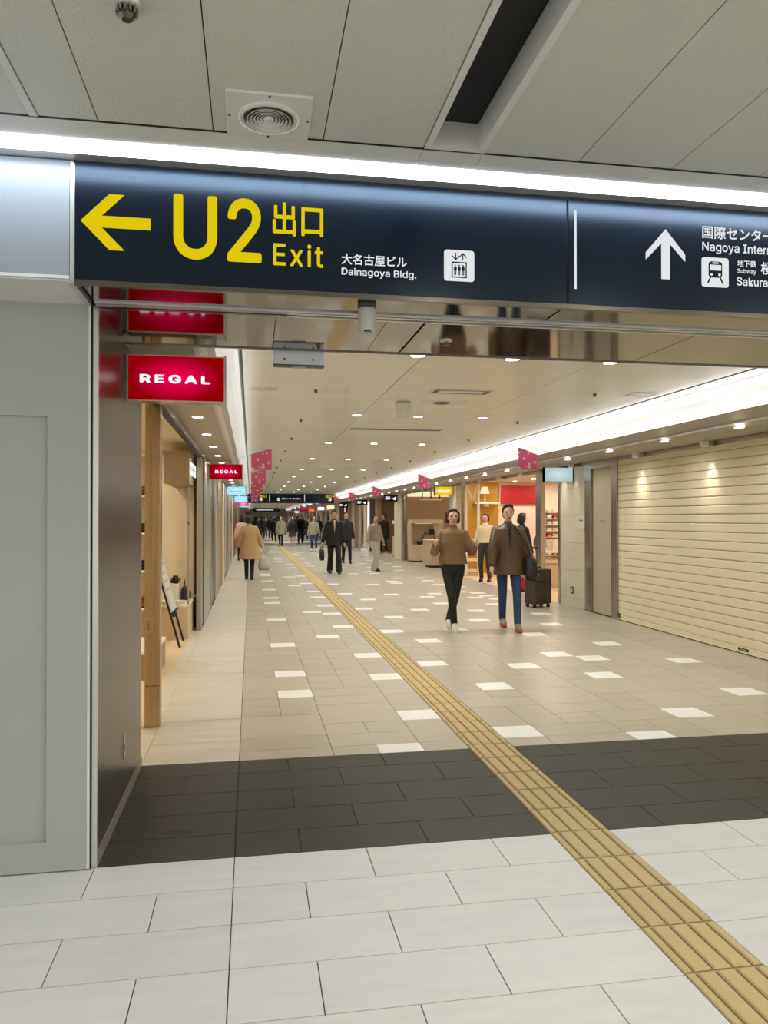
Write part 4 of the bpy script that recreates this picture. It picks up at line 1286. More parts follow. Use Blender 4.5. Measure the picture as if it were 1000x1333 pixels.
# ---- shop with rounded plaster counters
struct(build('floor_counter_shop', MB().box(5.38, 9.0, 20.6, 27.0, -0.006, 0.0), 'tile_corr'))
struct(build('ceiling_counter_shop', MB().box(5.46, 9.0, 20.6, 27.0, 2.5, 2.55), 'cream'))
struct(build('wall_counter_shop_back', MB().box(8.9, 9.0, 20.6, 27.0, 0, 2.5), 'plaster'))
struct(build('wall_counter_shop_far', MB().box(5.5, 9.0, 26.9, 27.0, 0, 2.5), 'brown_wall'))
struct(build('wall_counter_shop_near', MB().box(5.6, 9.0, 20.6, 20.7, 0, 2.5), 'plaster'))
struct(build('trim_11', MB().box(5.5, 9.0, 26.7, 26.9, 2.28, 2.46), 'warm_face'))
for x in (6.2, 7.4, 8.4):
    for y in (21.6, 23.4, 25.2):
        downlight(x, y, 2.5, 0.055, 'lamp_shop', 'warm downlight above the rounded plaster counters', 'downlights of the counter shop')
t = thing('display_niche', 'rounded plaster display unit with a lit arched niche', 'display', (5.95, 26.1, 0))
def rbox(x0, x1, y0, y1, z0, z1, r, m, name, par):
    return build(name, MB().prism(rrect(x0, x1, y0, y1, r), 'z', z0, z1), m, par)
rbox(5.42, 6.55, 25.7, 26.6, 0.06, 0.60, 0.2, 'plaster', 'base', t)
build('plinth', MB().prism(rrect(5.46, 6.51, 25.74, 26.56, 0.18), 'z', 0.0, 0.06), 'brown_dark', t)
rbox(5.42, 6.55, 25.7, 26.6, 1.34, 1.46, 0.2, 'plaster', 'canopy', t)
build('back', MB().box(5.44, 6.53, 26.45, 26.58, 0.6, 1.34), 'cream', t)
build('side', MB().box(5.42, 5.47, 25.9, 26.45, 0.6, 1.34), 'plaster', t)
arch = [(6.14, 0.6), (6.53, 0.6), (6.53, 1.34), (5.9, 1.34)]
arch = [(6.40, 0.60), (6.53, 0.60), (6.53, 1.34), (6.10, 1.34)] + [(6.20 + 0.2 * math.sin(PI / 2 * i / 6), 1.12 + 0.2 * math.cos(PI / 2 * i / 6)) for i in range(7)]
build('arch_side', MB().prism(arch, 'y', 25.74, 25.82), 'plaster', t)
build('niche_lamp', MB().box(5.6, 6.4, 26.0, 26.06, 1.325, 1.34), 'warm_face', t)
t = thing('display_block', 'rounded plaster block inside the arched niche', 'display', (6.05, 26.1, 0.6))
rbox(5.88, 6.3, 25.9, 26.3, 0.60, 0.92, 0.06, 'brown_wall', 'body', t)
rbox(5.875, 6.305, 25.895, 26.305, 0.92, 0.935, 0.06, 'plaster', 'top', t)
def bag(x, y, z, s, m, label):
    t = thing('handbag', label, 'bag', (x, y, z))
    build('body', MB().loft([(x, y, z, 0.10 * s, 0.05 * s), (x, y, z + 0.13 * s, 0.09 * s, 0.045 * s), (x, y, z + 0.16 * s, 0.08 * s, 0.02 * s)], 16, 0.6), m, t)
    build('handle', MB().tube([(x - 0.05 * s, y, z + 0.15 * s), (x - 0.045 * s, y, z + 0.24 * s), (x, y, z + 0.28 * s), (x + 0.045 * s, y, z + 0.24 * s), (x + 0.05 * s, y, z + 0.15 * s)], 0.007 * s), m, t)
bag(6.18, 26.05, 0.935, 1.2, 'black_leather', 'black handbag on the block inside the arched niche')
bag(5.98, 26.05, 0.935, 0.7, 'brown_leather', 'small brown handbag on the block inside the arched niche')
bag(5.72, 25.95, 0.60, 0.9, 'black_leather', 'black handbag on the base of the arched niche')
t = thing('counter', 'tall rounded plaster counter nearer than the arched niche', 'counter', (5.7, 23.2, 0))
rbox(5.32, 6.02, 22.75, 23.7, 0.07, 0.83, 0.15, 'plaster', 'body', t)
rbox(5.30, 6.04, 22.73, 23.72, 0.83, 0.86, 0.16, 'cream', 'top', t)
rbox(5.37, 5.97, 22.8, 23.65, 0.0, 0.07, 0.12, 'brown_dark', 'plinth', t)
bag(5.62, 23.0, 0.86, 0.8, 'black_leather', 'small black handbag on the tall plaster counter')
t = thing('ceiling_rack', 'dark hanging rack with pale shelf above the counters', 'rack', (5.9, 24.6, 2.1))
build('shelf', MB().box(5.5, 6.15, 24.4, 24.8, 2.10, 2.15), 'cream', t)
for x in (5.53, 5.82, 6.12):
    build('hanger', MB().box(x - 0.015, x + 0.015, 24.58, 24.62, 2.15, 2.5), 'black', t)
# stone column between shops, with vertical lettering
t = thing('stone_column', 'pale stone column with vertical lettering between the shops', 'column', (5.55, 27.7, 0))
build('shaft', MB().box(5.36, 5.75, 27.35, 28.7, 0, 2.42), 'stone', t)
build('steel_edge', MB().box(5.40, 5.80, 27.0, 27.35, 0, 2.42), 'steel', t)
for k in range(9):
    build('letter_mark', MB().box(5.49, 5.60, 27.345, 27.35, 0.55 + 0.15 * k, 0.63 + 0.15 * k), 'grey_plastic', t)
# further right shop fronts
sc_ = sroot('wall_right_far', (5.8, 36, 0))
struct(build('floor_brown_shop', MB().box(5.38, 8.0, 28.7, 44.4, -0.006, 0.0), 'wood_floor'))
struct(build('ceiling_brown_shop', MB().box(5.46, 8.0, 27.0, 44.4, 2.46, 2.5), 'cream'))
struct(build('wall_brown_shop_back', MB().box(7.6, 7.7, 27.0, 44.4, 0, 2.5), 'brown_dark'))
struct(build('wall_brown_shop_side', MB().box(5.5, 7.6, 33.6, 33.7, 0, 2.46), 'brown_wall'))
struct(build('trim_12', MB().box(5.42, 5.6, 33.0, 33.7, 0, 2.42), 'brown_wall'))
pal = ['cream', 'steel', 'soffit_beige', 'brown_wall', 'stone', 'tan_box', 'cream', 'red_wall', 'stone', 'steel']
y, i = 36.2, 0
lr = random.Random(8)
while y < 44.2:
    y1 = min(y + lr.uniform(0.6, 1.7), 44.3)
    piece(sc_, 'front_panel', 5.38 + lr.uniform(-0.02, 0.03), 5.46, y, y1, 0, 2.36, pal[i % 10])
    y, i = y1, i + 1
y = 45.3
while y < 110:
    piece(sc_, 'front_panel', 5.38 + lr.uniform(-0.02, 0.03), 5.46, y, y + 2.0, 0, 2.42, pal[(i * 3) % 10])
    y, i = y + 2.0, i + 1
for y in (29.5, 31.5, 34.5, 36):
    downlight(6.4, y, 2.46, 0.055, 'lamp_shop', 'warm downlight in the dark brown shop far on the right', 'downlights of the dark brown shop')
t = thing('round_column', 'taupe round column between the far right shops', 'column', (5.62, 35.0, 0))
build('shaft', MB().cyl((5.62, 35.0, 0.1), 0.24, 2.32, 24), 'bronze_panel', t, smooth=False)
build('foot', MB().cyl((5.62, 35.0, 0.0), 0.25, 0.1, 24), 'steel_dark', t)
t = thing('plaster_counter', 'small pale counter at the dark brown shop entrance', 'counter', (5.65, 29.4, 0))
rbox(5.45, 5.85, 29.1, 29.7, 0.05, 0.80, 0.08, 'plaster', 'body', t)
rbox(5.48, 5.82, 29.13, 29.67, 0.0, 0.05, 0.06, 'brown_dark', 'plinth', t)
rbox(5.44, 5.86, 29.09, 29.71, 1.30, 1.42, 0.08, 'cream', 'lamp_head', t)
build('stem', MB().cyl((5.65, 29.4, 0.8), 0.02, 0.5, 12), 'steel', t)

# ================================================================= FAR OVERHEAD SIGN
t = sroot('wall_far_beam', (2.4, 44.8, HW))
build('beam_core', MB().box(-0.655, 5.38, 44.45, 45.3, HW, 3.1), 'steel_dark', t)
build('bottom_edge', MB().box(-0.655, 5.38, 44.38, 45.3, HW - 0.03, HW), 'black', t)
fs = thing('direction_sign', 'far dark overhead direction sign spanning the corridor', 'sign', (2.4, 44.4, 2.42))
build('face_panel', MB().box(-0.60, 5.30, 44.38, 44.45, 2.46, 2.895), 'navy', fs)
Fy = 44.375
for x in (1.02, 3.02):
    build('divider_mark', MB().box(x, x + 0.03, Fy - 0.003, Fy + 0.005, 2.50, 2.86), 'white_sign', fs)
word(fs, '出口', 0.50, 0.88, 2.70, 2.86, 'yellow_sign', 0.02, y=Fy)
word(fs, '出口', 4.25, 4.6, 2.70, 2.86, 'yellow_sign', 0.02, y=Fy)
poly(fs, [(0.22, 2.78), (0.32, 2.86), (0.32, 2.81), (0.44, 2.81), (0.44, 2.75), (0.32, 2.75), (0.32, 2.70)], 'yellow_sign', 'arrow_mark', Fy, Fy + 0.005)
poly(fs, [(4.90, 2.78), (4.80, 2.86), (4.80, 2.81), (4.68, 2.81), (4.68, 2.75), (4.80, 2.75), (4.80, 2.70)], 'yellow_sign', 'arrow_mark', Fy, Fy + 0.005)
for x in (0.55, 1.55, 4.5):
    build('round_icon', MB().lathe([(0.035, 0), (0.09, 0), (0.09, 0.005), (0.035, 0.005), (0.035, 0)], (x, Fy, 2.60), 20, 'y'), 'white_sign', fs)
word(fs, '国際センター駅', 1.75, 2.25, 2.60, 2.68, 'white_sign', 0.02, y=Fy)
marks(fs, 2.35, 2.85, 2.60, 2.68, Fy, 6, 'white_sign', 5)
fs2 = thing('direction_sign', 'tiny dark overhead sign deep in the far corridor', 'sign', (2.0, 92, 2.3))
build('face_panel', MB().box(0.2, 3.4, 92, 92.1, 2.3, 2.75), 'navy', fs2)
for x in (0.5, 3.1):
    build('hanger', MB().box(x - 0.03, x + 0.03, 92.03, 92.07, 2.75, 2.9), 'steel_dark', fs2)
build('text_line', MB().box(0.6, 2.6, 91.99, 92.0, 2.48, 2.56), 'white_sign', fs2)
we = struct(build('wall_end', MB().box(-0.7, 5.5, 111.5, 112, 0, 2.95), 'wall_white'))

# ================================================================= PINK BANNERS
fm = bpy.data.materials.new('banner_print')
fm.use_nodes = True
nt = fm.node_tree
p = nt.nodes['Principled BSDF']
p.inputs['Roughness'].default_value = 0.6
tc = nt.nodes.new('ShaderNodeTexCoord')
mp = nt.nodes.new('ShaderNodeMapping')
mp.inputs['Scale'].default_value = (12, 0, 12)
nt.links.new(tc.outputs['Object'], mp.inputs[0])
vo = nt.nodes.new('ShaderNodeTexVoronoi')
vo.inputs['Scale'].default_value = 1.0
vo.inputs['Randomness'].default_value = 0.55
nt.links.new(mp.outputs[0], vo.inputs['Vector'])
cr = nt.nodes.new('ShaderNodeValToRGB')
cr.color_ramp.interpolation = 'CONSTANT'
els = cr.color_ramp.elements
els[0].position = 0.0
els[0].color = lin(226, 110, 150)
els[1].position = 0.10
els[1].color = lin(252, 222, 220)
e2 = els.new(0.30)
e2.color = lin(224, 96, 142)
nt.links.new(vo.outputs['Distance'], cr.inputs[0])
nt.links.new(cr.outputs[0], p.inputs['Base Color'])
M['banner'] = fm
def banner(side, y, label):
    xl, xr = (0.0, 0.34) if side < 0 else (4.38, 4.70)
    t = thing('banner', label, 'banner', ((xl + xr) / 2, y, 2.32), 'pink flower banners along the corridor')
    za, zb = (2.58, 2.68) if side < 0 else (2.68, 2.57)
    n = 6
    vs_, fs_ = [], []
    for i in range(n + 1):
        u = i / n
        x = xl + (xr - xl) * u
        bow = 0.012 * math.sin(u * PI * 1.5)
        zt = za + (zb - za) * u
        for dy in (0, 0.003):
            vs_ += [(x, y + bow + dy, 2.32), (x, y + bow + dy, zt)]
    for i in range(n):
        a, b = i * 4, i * 4 + 4
        fs_ += [(a, b, b + 1, a + 1), (a + 2, a + 3, b + 3, b + 2), (a + 1, b + 1, b + 3, a + 3), (a, a + 2, b + 2, b)]
    fs_ += [(0, 1, 3, 2), (n * 4, n * 4 + 2, n * 4 + 3, n * 4 + 1)]
    build('cloth', MB().add(vs_, fs_), 'banner', t)
    if side < 0:
        build('rod', MB().tube([(-0.24, y, 2.50), (xl, y + 0.002, za + 0.002), (xr, y, zb + 0.004)], 0.005, 6), 'alu', t)
    else:
        build('rod', MB().tube([(4.83, y, 2.515), (xr, y + 0.002, zb + 0.002), (xl, y, za + 0.004)], 0.005, 6), 'alu', t)
    build('print_line', MB().box(xl + 0.11, xr - 0.11, y - 0.004, y - 0.002, 2.36, 2.372), 'pink_wall', t)
for i, y in enumerate((13.1, 18.6, 24.0, 30.5, 37.5)):
    banner(-1, y, ['nearest pink flower banner on the left side', 'second pink flower banner on the left side', 'third pink flower banner on the left side', 'fourth pink flower banner on the left side', 'fifth and farthest pink flower banner on the left'][i])
for i, y in enumerate((12.2, 20.0, 27.8, 34.5, 41)):
    banner(1, y, ['nearest pink flower banner on the right side', 'second pink flower banner on the right side', 'third pink flower banner on the right side', 'fourth pink flower banner on the right side', 'fifth and farthest pink flower banner on the right'][i])
for i in range(6):
    banner(1, 49 + 7 * i, 'tiny pink banner beyond the far overhead sign on the right')

# ================================================================= PEOPLE
M['skin'] = mat('skin', (214, 172, 146), 0.5)
M['hair'] = mat('hair', (22, 18, 16), 0.45, bump=0.4, bscale=60, bstretch=(3, 3, 0.4))
M['hair_brown'] = mat('hair_brown', (52, 36, 28), 0.45, bump=0.4, bscale=60, bstretch=(3, 3, 0.4))
M['eye'] = mat('eye', (20, 16, 14), 0.2)
M['lips'] = mat('lips', (170, 96, 88), 0.5)
def cloth(n, rgb, rough=0.8, bump=0.5, bs=9):
    M[n] = mat(n, rgb, rough, var=0.08, scale=12, bump=bump, bscale=bs)
cloth('tan_knit', (126, 102, 68))
cloth('black_cloth', (20, 19, 21), 0.75)
cloth('olive_jacket', (82, 60, 34), 0.42, 0.7, 7)
cloth('jeans', (40, 62, 100))
cloth('camel', (176, 146, 102))
cloth('pink_coat', (224, 186, 172))
cloth('grey_cloth', (176, 172, 164))
cloth('charcoal', (46, 45, 48))
cloth('cream_cloth', (226, 210, 178))
cloth('navy_cloth', (32, 36, 52))
cloth('red_sock', (176, 24, 34))
cloth('stone_coat', (150, 140, 122))
M['shoe_white'] = mat('shoe_white', (230, 226, 218), 0.5)
M['shoe_grey'] = mat('shoe_grey', (128, 124, 118), 0.6)
M['shoe_black'] = mat('shoe_black', (18, 17, 17), 0.35)
M['sole_red'] = mat('sole_red', (196, 30, 44), 0.5)

def skinned(name, mb, m, parent, vox, smooth_it=4):
    """Fuse overlapping volumes into one continuous smooth surface."""
    me = mesh_of(name, mb, None)
    fix_normals(me)
    ob = bpy.data.objects.new(name, me)
    COL.objects.link(ob)
    r = ob.modifiers.new('r', 'REMESH')
    r.mode = 'VOXEL'
    r.voxel_size = vox
    r.use_smooth_shade = True
    sm_ = ob.modifiers.new('s', 'SMOOTH')
    sm_.factor = 0.5
    sm_.iterations = smooth_it
    dg = bpy.context.evaluated_depsgraph_get()
    dg.update()
    out = bpy.data.meshes.new_from_object(ob.evaluated_get(dg))
    bpy.data.objects.remove(ob)
    bpy.data.meshes.remove(me)
    out.name = name
    out.materials.clear()
    out.materials.append(M[m])
    out.shade_smooth()
    base = WL[parent.name]
    o2 = bpy.data.objects.new(name, out)
    COL.objects.link(o2)
    place(o2, base, parent)
    return o2

def ik(a, b, l1, l2, hint):
    a, b = Vector(a), Vector(b)
    d = b - a
    L_ = min(d.length, (l1 + l2) * 0.999)
    n = d.normalized()
    x = (l1 * l1 - l2 * l2 + L_ * L_) / (2 * L_)
    h_ = math.sqrt(max(l1 * l1 - x * x, 0))
    h = Vector(hint)
    h = (h - n * h.dot(n)).normalized()
    return a + n * x + h * h_, a + n * L_

def person(label, loc, yaw, H=1.65, feet=((-0.09, 0.1, 0), (0.09, -0.1, 0)), hands=((-0.27, 0.05, 0.78), (0.27, 0.05, 0.78)),
           elbow=((-0.4, -1, 0), (0.4, -1, 0)), top='black_cloth', hem=0.86, flare=1.0, legs='black_cloth', leg_end=0.09, leg_w=1.0, shoes='shoe_black', sole='black',
           hair='hair', hair_len=0.0, skirt=None, vox=0.012, group=None, socks=None, head_turn=0.0, inner=None, bulk=1.0, fingers=True, wide_leg=0.0):
    """A figure whose local +y is the way it faces; feet and hands in metres from its spot."""
    t = thing('person', label, 'person', (loc[0], loc[1], 0), group)
    s = H / 1.65
    W = lambda p: tuple(Vector(p))
    hipz, shz = 0.86 * s, 1.345 * s
    body, topm, legm = MB(), MB(), MB()
    hips = [Vector((-0.085 * s, 0, hipz)), Vector((0.085 * s, 0, hipz))]
    sh_ = [Vector((-0.158 * s, -0.01, shz - 0.025 * s)), Vector((0.158 * s, -0.01, shz - 0.025 * s))]
    # trunk, neck, head
    body.loft([(0, 0, 0.80 * s, 0.13 * s, 0.085 * s), (0, 0, 0.90 * s, 0.145 * s, 0.095 * s), (0, 0, 1.05 * s, 0.115 * s, 0.08 * s), (0, 0, 1.20 * s, 0.135 * s, 0.09 * s), (0, -0.005, 1.33 * s, 0.14 * s, 0.075 * s), (0, -0.005, 1.37 * s, 0.08 * s, 0.055 * s)])
    body.cap((0, -0.008, 1.34 * s), (0, 0.008, 1.47 * s), 0.050 * s, 0.047 * s)
    hd = MB()
    hd.ell((0, 0.010, 1.555 * s), (0.073 * s, 0.090 * s, 0.098 * s), seg=16, rings=12)
    hd.ell((0, 0.030, 1.495 * s), (0.050 * s, 0.060 * s, 0.055 * s))
    hd.cap((0, 0.098 * s, 1.555 * s), (0, 0.112 * s, 1.525 * s), 0.009 * s, 0.013 * s)
    for sd in (-1, 1):
        hd.ell((sd * 0.074 * s, 0.0, 1.545 * s), (0.009 * s, 0.02 * s, 0.03 * s))
        hd.ell((sd * 0.032 * s, 0.085 * s, 1.580 * s), (0.022 * s, 0.012 * s, 0.007 * s))
    hd.rot(head_turn)
    body.add(hd.v, hd.f)
    # limbs
    ankles = []
    for i in (0, 1):
        f = Vector(feet[i])
        an = f + Vector((0, -0.02, 0.085 * s))
        kn, an = ik(hips[i], an, 0.415 * s, 0.40 * s, (0, 1, 0))
        ankles.append((kn, an))
        body.cap(hips[i], kn, 0.074 * s, 0.050 * s)
        body.cap(kn, an, 0.048 * s, 0.033 * s)
        body.cap(an + Vector((0, 0.0, -0.02)), Vector((f.x, f.y + 0.12 * s, f.z + 0.035)), 0.033 * s, 0.026 * s)
        hw = Vector(hands[i])
        el, wr_ = ik(sh_[i], hw, 0.275 * s, 0.245 * s, elbow[i])
        body.cap(sh_[i], el, 0.042 * s, 0.034 * s)
        body.cap(el, wr_, 0.034 * s, 0.024 * s)
        d = (wr_ - el).normalized()
        side = d.cross(Vector((1, 0, 0)))
        side = side.normalized() if side.length > 0.1 else Vector((0, 1, 0))
        pc = wr_ + d * 0.045 * s
        body.cap(wr_, pc + d * 0.03 * s, 0.026 * s, 0.032 * s, 0.6)
        if fingers:
            for k in range(4):
                o0 = pc + d * 0.035 * s + side * (0.024 - 0.016 * k) * s
                ln = (0.068, 0.078, 0.072, 0.056)[k] * s
                cur = Vector((-0.02 if i else 0.02, 0, -0.004))
                body.cap(o0, o0 + d * ln * 0.55 + cur * 0.4, 0.0095 * s, 0.009 * s)
                body.cap(o0 + d * ln * 0.55 + cur * 0.4, o0 + d * ln + cur * 1.4, 0.009 * s, 0.008 * s)
            th0 = pc - d * 0.02 * s + side * 0.026 * s
            body.cap(th0, th0 + (d * 0.6 + side * 0.8) * 0.05 * s, 0.011 * s, 0.009 * s)
        # sleeve
        topm.cap(sh_[i] + Vector((0, 0, -0.005)), el, 0.062 * s * (1 + (bulk - 1) * 0.5), 0.056 * s * bulk)
        topm.cap(el, wr_ - d * 0.02, 0.056 * s * bulk, 0.044 * s * bulk)
        # trouser leg
        if legs:
            e_ = kn + (an - kn) * min(1.0, (1.0 - (leg_end - 0.09) / 0.40))
            legm.cap(hips[i], kn, 0.092 * s * leg_w, 0.064 * s * leg_w)
            legm.cap(kn, e_, 0.064 * s * leg_w, (0.052 + wide_leg) * s * leg_w)
    skinned('body', body, 'skin', t, vox)
    # upper garment
    b = bulk
    rings = [(0, 0.0, hem, 0.19 * s * b * flare, 0.135 * s * b * flare), (0, 0, hem + (1.02 * s - hem) * 0.5, 0.180 * s * b * (1 + flare) / 2, 0.125 * s * b * (1 + flare) / 2), (0, 0, 1.05 * s, 0.165 * s * b, 0.118 * s * b), (0, 0, 1.20 * s, 0.178 * s * b, 0.122 * s * b), (0, -0.005, 1.33 * s, 0.168 * s * b, 0.10 * s * b), (0, -0.008, 1.40 * s, 0.075 * s, 0.07 * s)]
    topm.loft(rings)
    topm.cap((0, -0.01, 1.36 * s), (0, 0.0, 1.41 * s), 0.068 * s, 0.062 * s)
    skinned('top', topm, top, t, vox)
    if inner:
        skinned('shirt', MB().loft([(0, 0.012, 1.08 * s, 0.012 * s, 0.120 * s * b), (0, 0.012, 1.20 * s, 0.030 * s, 0.122 * s * b), (0, 0.008, 1.32 * s, 0.045 * s, 0.105 * s * b), (0, 0.008, 1.40 * s, 0.050 * s, 0.075 * s)]), inner, t, vox)
    if skirt:
        skinned('skirt', MB().loft([(0, 0, skirt[1], 0.24 * s, 0.20 * s), (0, 0, 0.75 * s, 0.19 * s, 0.15 * s), (0, 0, 0.95 * s, 0.155 * s, 0.11 * s)]), skirt[0], t, vox)
    if legs:
        legm.loft([(0, -0.01, 0.80 * s, 0.155 * s * leg_w, 0.11 * s), (0, -0.01, 0.88 * s, 0.165 * s * leg_w, 0.118 * s), (0, 0, 0.99 * s, 0.145 * s, 0.10 * s)])
        skinned('trousers', legm, legs, t, vox)
    for i in (0, 1):
        f = Vector(feet[i])
        so = MB().loft([(f.x, f.y + 0.05 * s, f.z + 0.0, 0.043 * s, 0.135 * s), (f.x, f.y + 0.05 * s, f.z + 0.024, 0.046 * s, 0.14 * s)], 16)
        up_ = MB().loft([(f.x, f.y + 0.05 * s, f.z + 0.024, 0.044 * s, 0.135 * s), (f.x, f.y + 0.045 * s, f.z + 0.050, 0.043 * s, 0.125 * s), (f.x, f.y + 0.01 * s, f.z + 0.075, 0.040 * s, 0.085 * s), (f.x, f.y - 0.02 * s, f.z + 0.105, 0.038 * s, 0.055 * s)], 16)
        sp = build_local('shoe', up_, shoes, t, yaw)
        build_local('sole', so, sole, sp, yaw)
        if socks:
            kn, an = ankles[i]
            so = MB().cap(an + Vector((0, 0, -0.03)), an + (kn - an) * 0.42, 0.041 * s, 0.050 * s)
            build_local('sock', so, socks, t, yaw)
    # hair and face
    hr = MB()
    hr.ell((0, -0.010, 1.572 * s), (0.084 * s, 0.096 * s, 0.100 * s), seg=16, rings=12)
    hr.ell((0, 0.030, 1.630 * s), (0.070 * s, 0.068 * s, 0.042 * s))
    hr.ell((0, -0.055 * s, 1.53 * s), (0.070 * s, 0.05 * s, 0.075 * s))
    if hair_len:
        hr.loft([(0, -0.055 * s, 1.56 * s - hair_len, 0.075 * s, 0.045 * s), (0, -0.05 * s, 1.50 * s, 0.092 * s, 0.062 * s), (0, -0.03 * s, 1.60 * s, 0.082 * s, 0.07 * s)])
        for sd in (-1, 1):
            hr.cap((sd * 0.078 * s, -0.01, 1.60 * s), (sd * 0.080 * s, -0.02, 1.56 * s - hair_len * 0.7), 0.024 * s, 0.026 * s)
    # keep the face free: trim the front of the hair volume
    hr.v = [(p[0], min(p[1], (0.052 + 0.03 * max(0.0, (p[2] / s - 1.60) / 0.06)) * s), p[2]) for p in hr.v]
    hr.rot(head_turn)
    skinned('hair', hr, hair, t, min(vox, 0.012), 2)
    for sd in (-1, 1):
        ey = MB().ell((sd * 0.032 * s, 0.093 * s, 1.558 * s), (0.013 * s, 0.006 * s, 0.007 * s)).rot(head_turn)
        build_local('eye', ey, 'eye', t, yaw)
    mo = MB().ell((0, 0.090 * s, 1.487 * s), (0.022 * s, 0.007 * s, 0.008 * s)).rot(head_turn)
    build_local('mouth', mo, 'lips', t, yaw)
    t.rotation_euler.z = yaw
    return t

def build_local(name, mb, m, parent, yaw):
    """Part given in the person's own frame (the parent turns it)."""
    me = mesh_of(name, mb, M[m])
    fix_normals(me)
    me.shade_smooth()
    ob = bpy.data.objects.new(name, me)
    COL.objects.link(ob)
    place(ob, WL[parent.name], parent)
    return ob

# ---- the couple walking towards the camera
person('person in tan top and black trousers walking, forearms raised', (2.68, 10.05), PI - 0.1, 1.62, feet=((0.03, -0.14, 0.03), (-0.005, 0.10, 0)),
       hands=((-0.27, 0.24, 1.16), (0.27, 0.24, 1.16)), elbow=((-0.2, -0.6, -1), (0.2, -0.6, -1)), top='tan_knit', hem=0.89, legs='black_cloth', leg_w=0.93, shoes='shoe_white', sole='shoe_white', hair='hair_brown', hair_len=0.10, vox=0.009, bulk=1.08)
person('person in brown jacket and blue jeans striding with grey sneakers', (3.44, 10.0), PI - 0.15, 1.68, feet=((-0.09, 0.22, 0), (0.03, -0.26, 0.015)),
       hands=((-0.36, 0.10, 0.72), (0.26, 0.24, 0.86)), elbow=((-0.5, -1, 0), (1.0, -0.8, 0)), top='olive_jacket', hem=0.74, flare=1.18, legs='jeans', leg_w=0.92, shoes='shoe_grey', sole='sole_red', hair='hair', vox=0.009, bulk=1.18, inner='black_cloth')
# ---- shop visitors and staff
person('person with red socks and dark coat at the gift shop entrance', (5.50, 15.1), -1.3, 1.60, feet=((-0.10, 0.05, 0), (0.10, -0.05, 0)), top='black_cloth', hem=0.55, flare=1.1, legs=None, skirt=('black_cloth', 0.45), socks='red_sock', vox=0.014, hair_len=0.12, fingers=False)
person('person in cream top and dark trousers inside the gift shop', (5.50, 17.63), PI - 0.5, 1.60, feet=((-0.10, 0.02, 0), (0.10, -0.02, 0)), top='cream_cloth', hem=0.92, legs='charcoal', vox=0.014, hair_len=0.08, fingers=False)
# ---- people in the corridor
person('person in camel coat seen from behind carrying a pale bag', (-0.04, 19.25), 0.0, 1.58, feet=((-0.07, 0.06, 0), (0.06, -0.08, 0)), hands=((-0.30, 0.02, 0.78), (0.34, 0.04, 0.72)), top='camel', hem=0.50, flare=1.22, bulk=1.22, legs='black_cloth', leg_w=0.95, vox=0.014, hair_len=0.10)
person('person in pale pink coat beside the left shop fronts', (-0.33, 28.0), 0.1, 1.60, top='pink_coat', hem=0.45, flare=1.15, bulk=1.1, legs='black_cloth', vox=0.018, hair_len=0.14, fingers=False)
person('person in black suit walking with a black briefcase', (2.25, 21.07), PI, 1.72, feet=((-0.12, 0.20, 0), (0.10, -0.18, 0)), hands=((-0.28, 0.05, 0.80), (0.34, 0.02, 0.78)), top='black_cloth', hem=0.76, flare=1.05, bulk=1.15, legs='black_cloth', leg_w=1.12, wide_leg=0.02, vox=0.014, inner='cream_cloth')
person('person in dark suit half hidden behind the briefcase carrier', (3.15, 25.7), PI, 1.70, feet=((-0.12, 0.15, 0), (0.08, -0.15, 0)), top='charcoal', hem=0.78, legs='black_cloth', vox=0.018, fingers=False)
person('person in pale grey trousers holding a white shopping bag', (3.50, 21.8), PI + 0.5, 1.60, feet=((-0.06, -0.10, 0), (0.05, 0.14, 0)), hands=((-0.24, 0.1, 0.80), (0.33, 0.10, 0.80)), top='stone_coat', hem=0.86, flare=1.05, legs='grey_cloth', leg_w=1.15, wide_leg=0.03, vox=0.014, hair_len=0.12, fingers=False)
person('person in blue grey cropped jeans farther down the corridor', (2.80, 34.9), PI, 1.62, feet=((-0.10, 0.12, 0), (0.08, -0.1, 0)), top='stone_coat', hem=0.75, legs='jeans', leg_end=0.20, shoes='shoe_white', vox=0.02, fingers=False, hair_len=0.1)
person('person in stone coloured open coat over black clothes', (1.60, 42.3), PI, 1.62, feet=((-0.06, 0.12, 0), (0.05, -0.1, 0)), top='stone_coat', hem=0.62, flare=1.15, bulk=1.15, legs='black_cloth', inner='black_cloth', vox=0.02, fingers=False, hair_len=0.12)
person('person in dark dress with bare legs beside the stone coat', (2.20, 41.6), PI, 1.60, feet=((-0.07, 0.1, 0), (0.06, -0.1, 0)), top='black_cloth', hem=0.80, legs=None, skirt=('charcoal', 0.52), shoes='shoe_white', vox=0.02, fingers=False, hair_len=0.14)
person('person in black suit just beyond the far overhead sign', (2.95, 47.0), PI, 1.72, feet=((-0.12, 0.1, 0), (0.1, -0.1, 0)), top='black_cloth', hem=0.72, bulk=1.12, legs='black_cloth', vox=0.02, fingers=False)
person('person all in black with white shoes at the dark brown shop', (5.62, 32.7), PI - 0.4, 1.66, feet=((-0.14, 0, 0), (0.14, 0, 0)), top='black_cloth', hem=0.6, bulk=1.25, flare=1.2, legs='black_cloth', leg_w=1.2, shoes='shoe_white', sole='shoe_white', vox=0.018, fingers=False, hair_len=0.1)
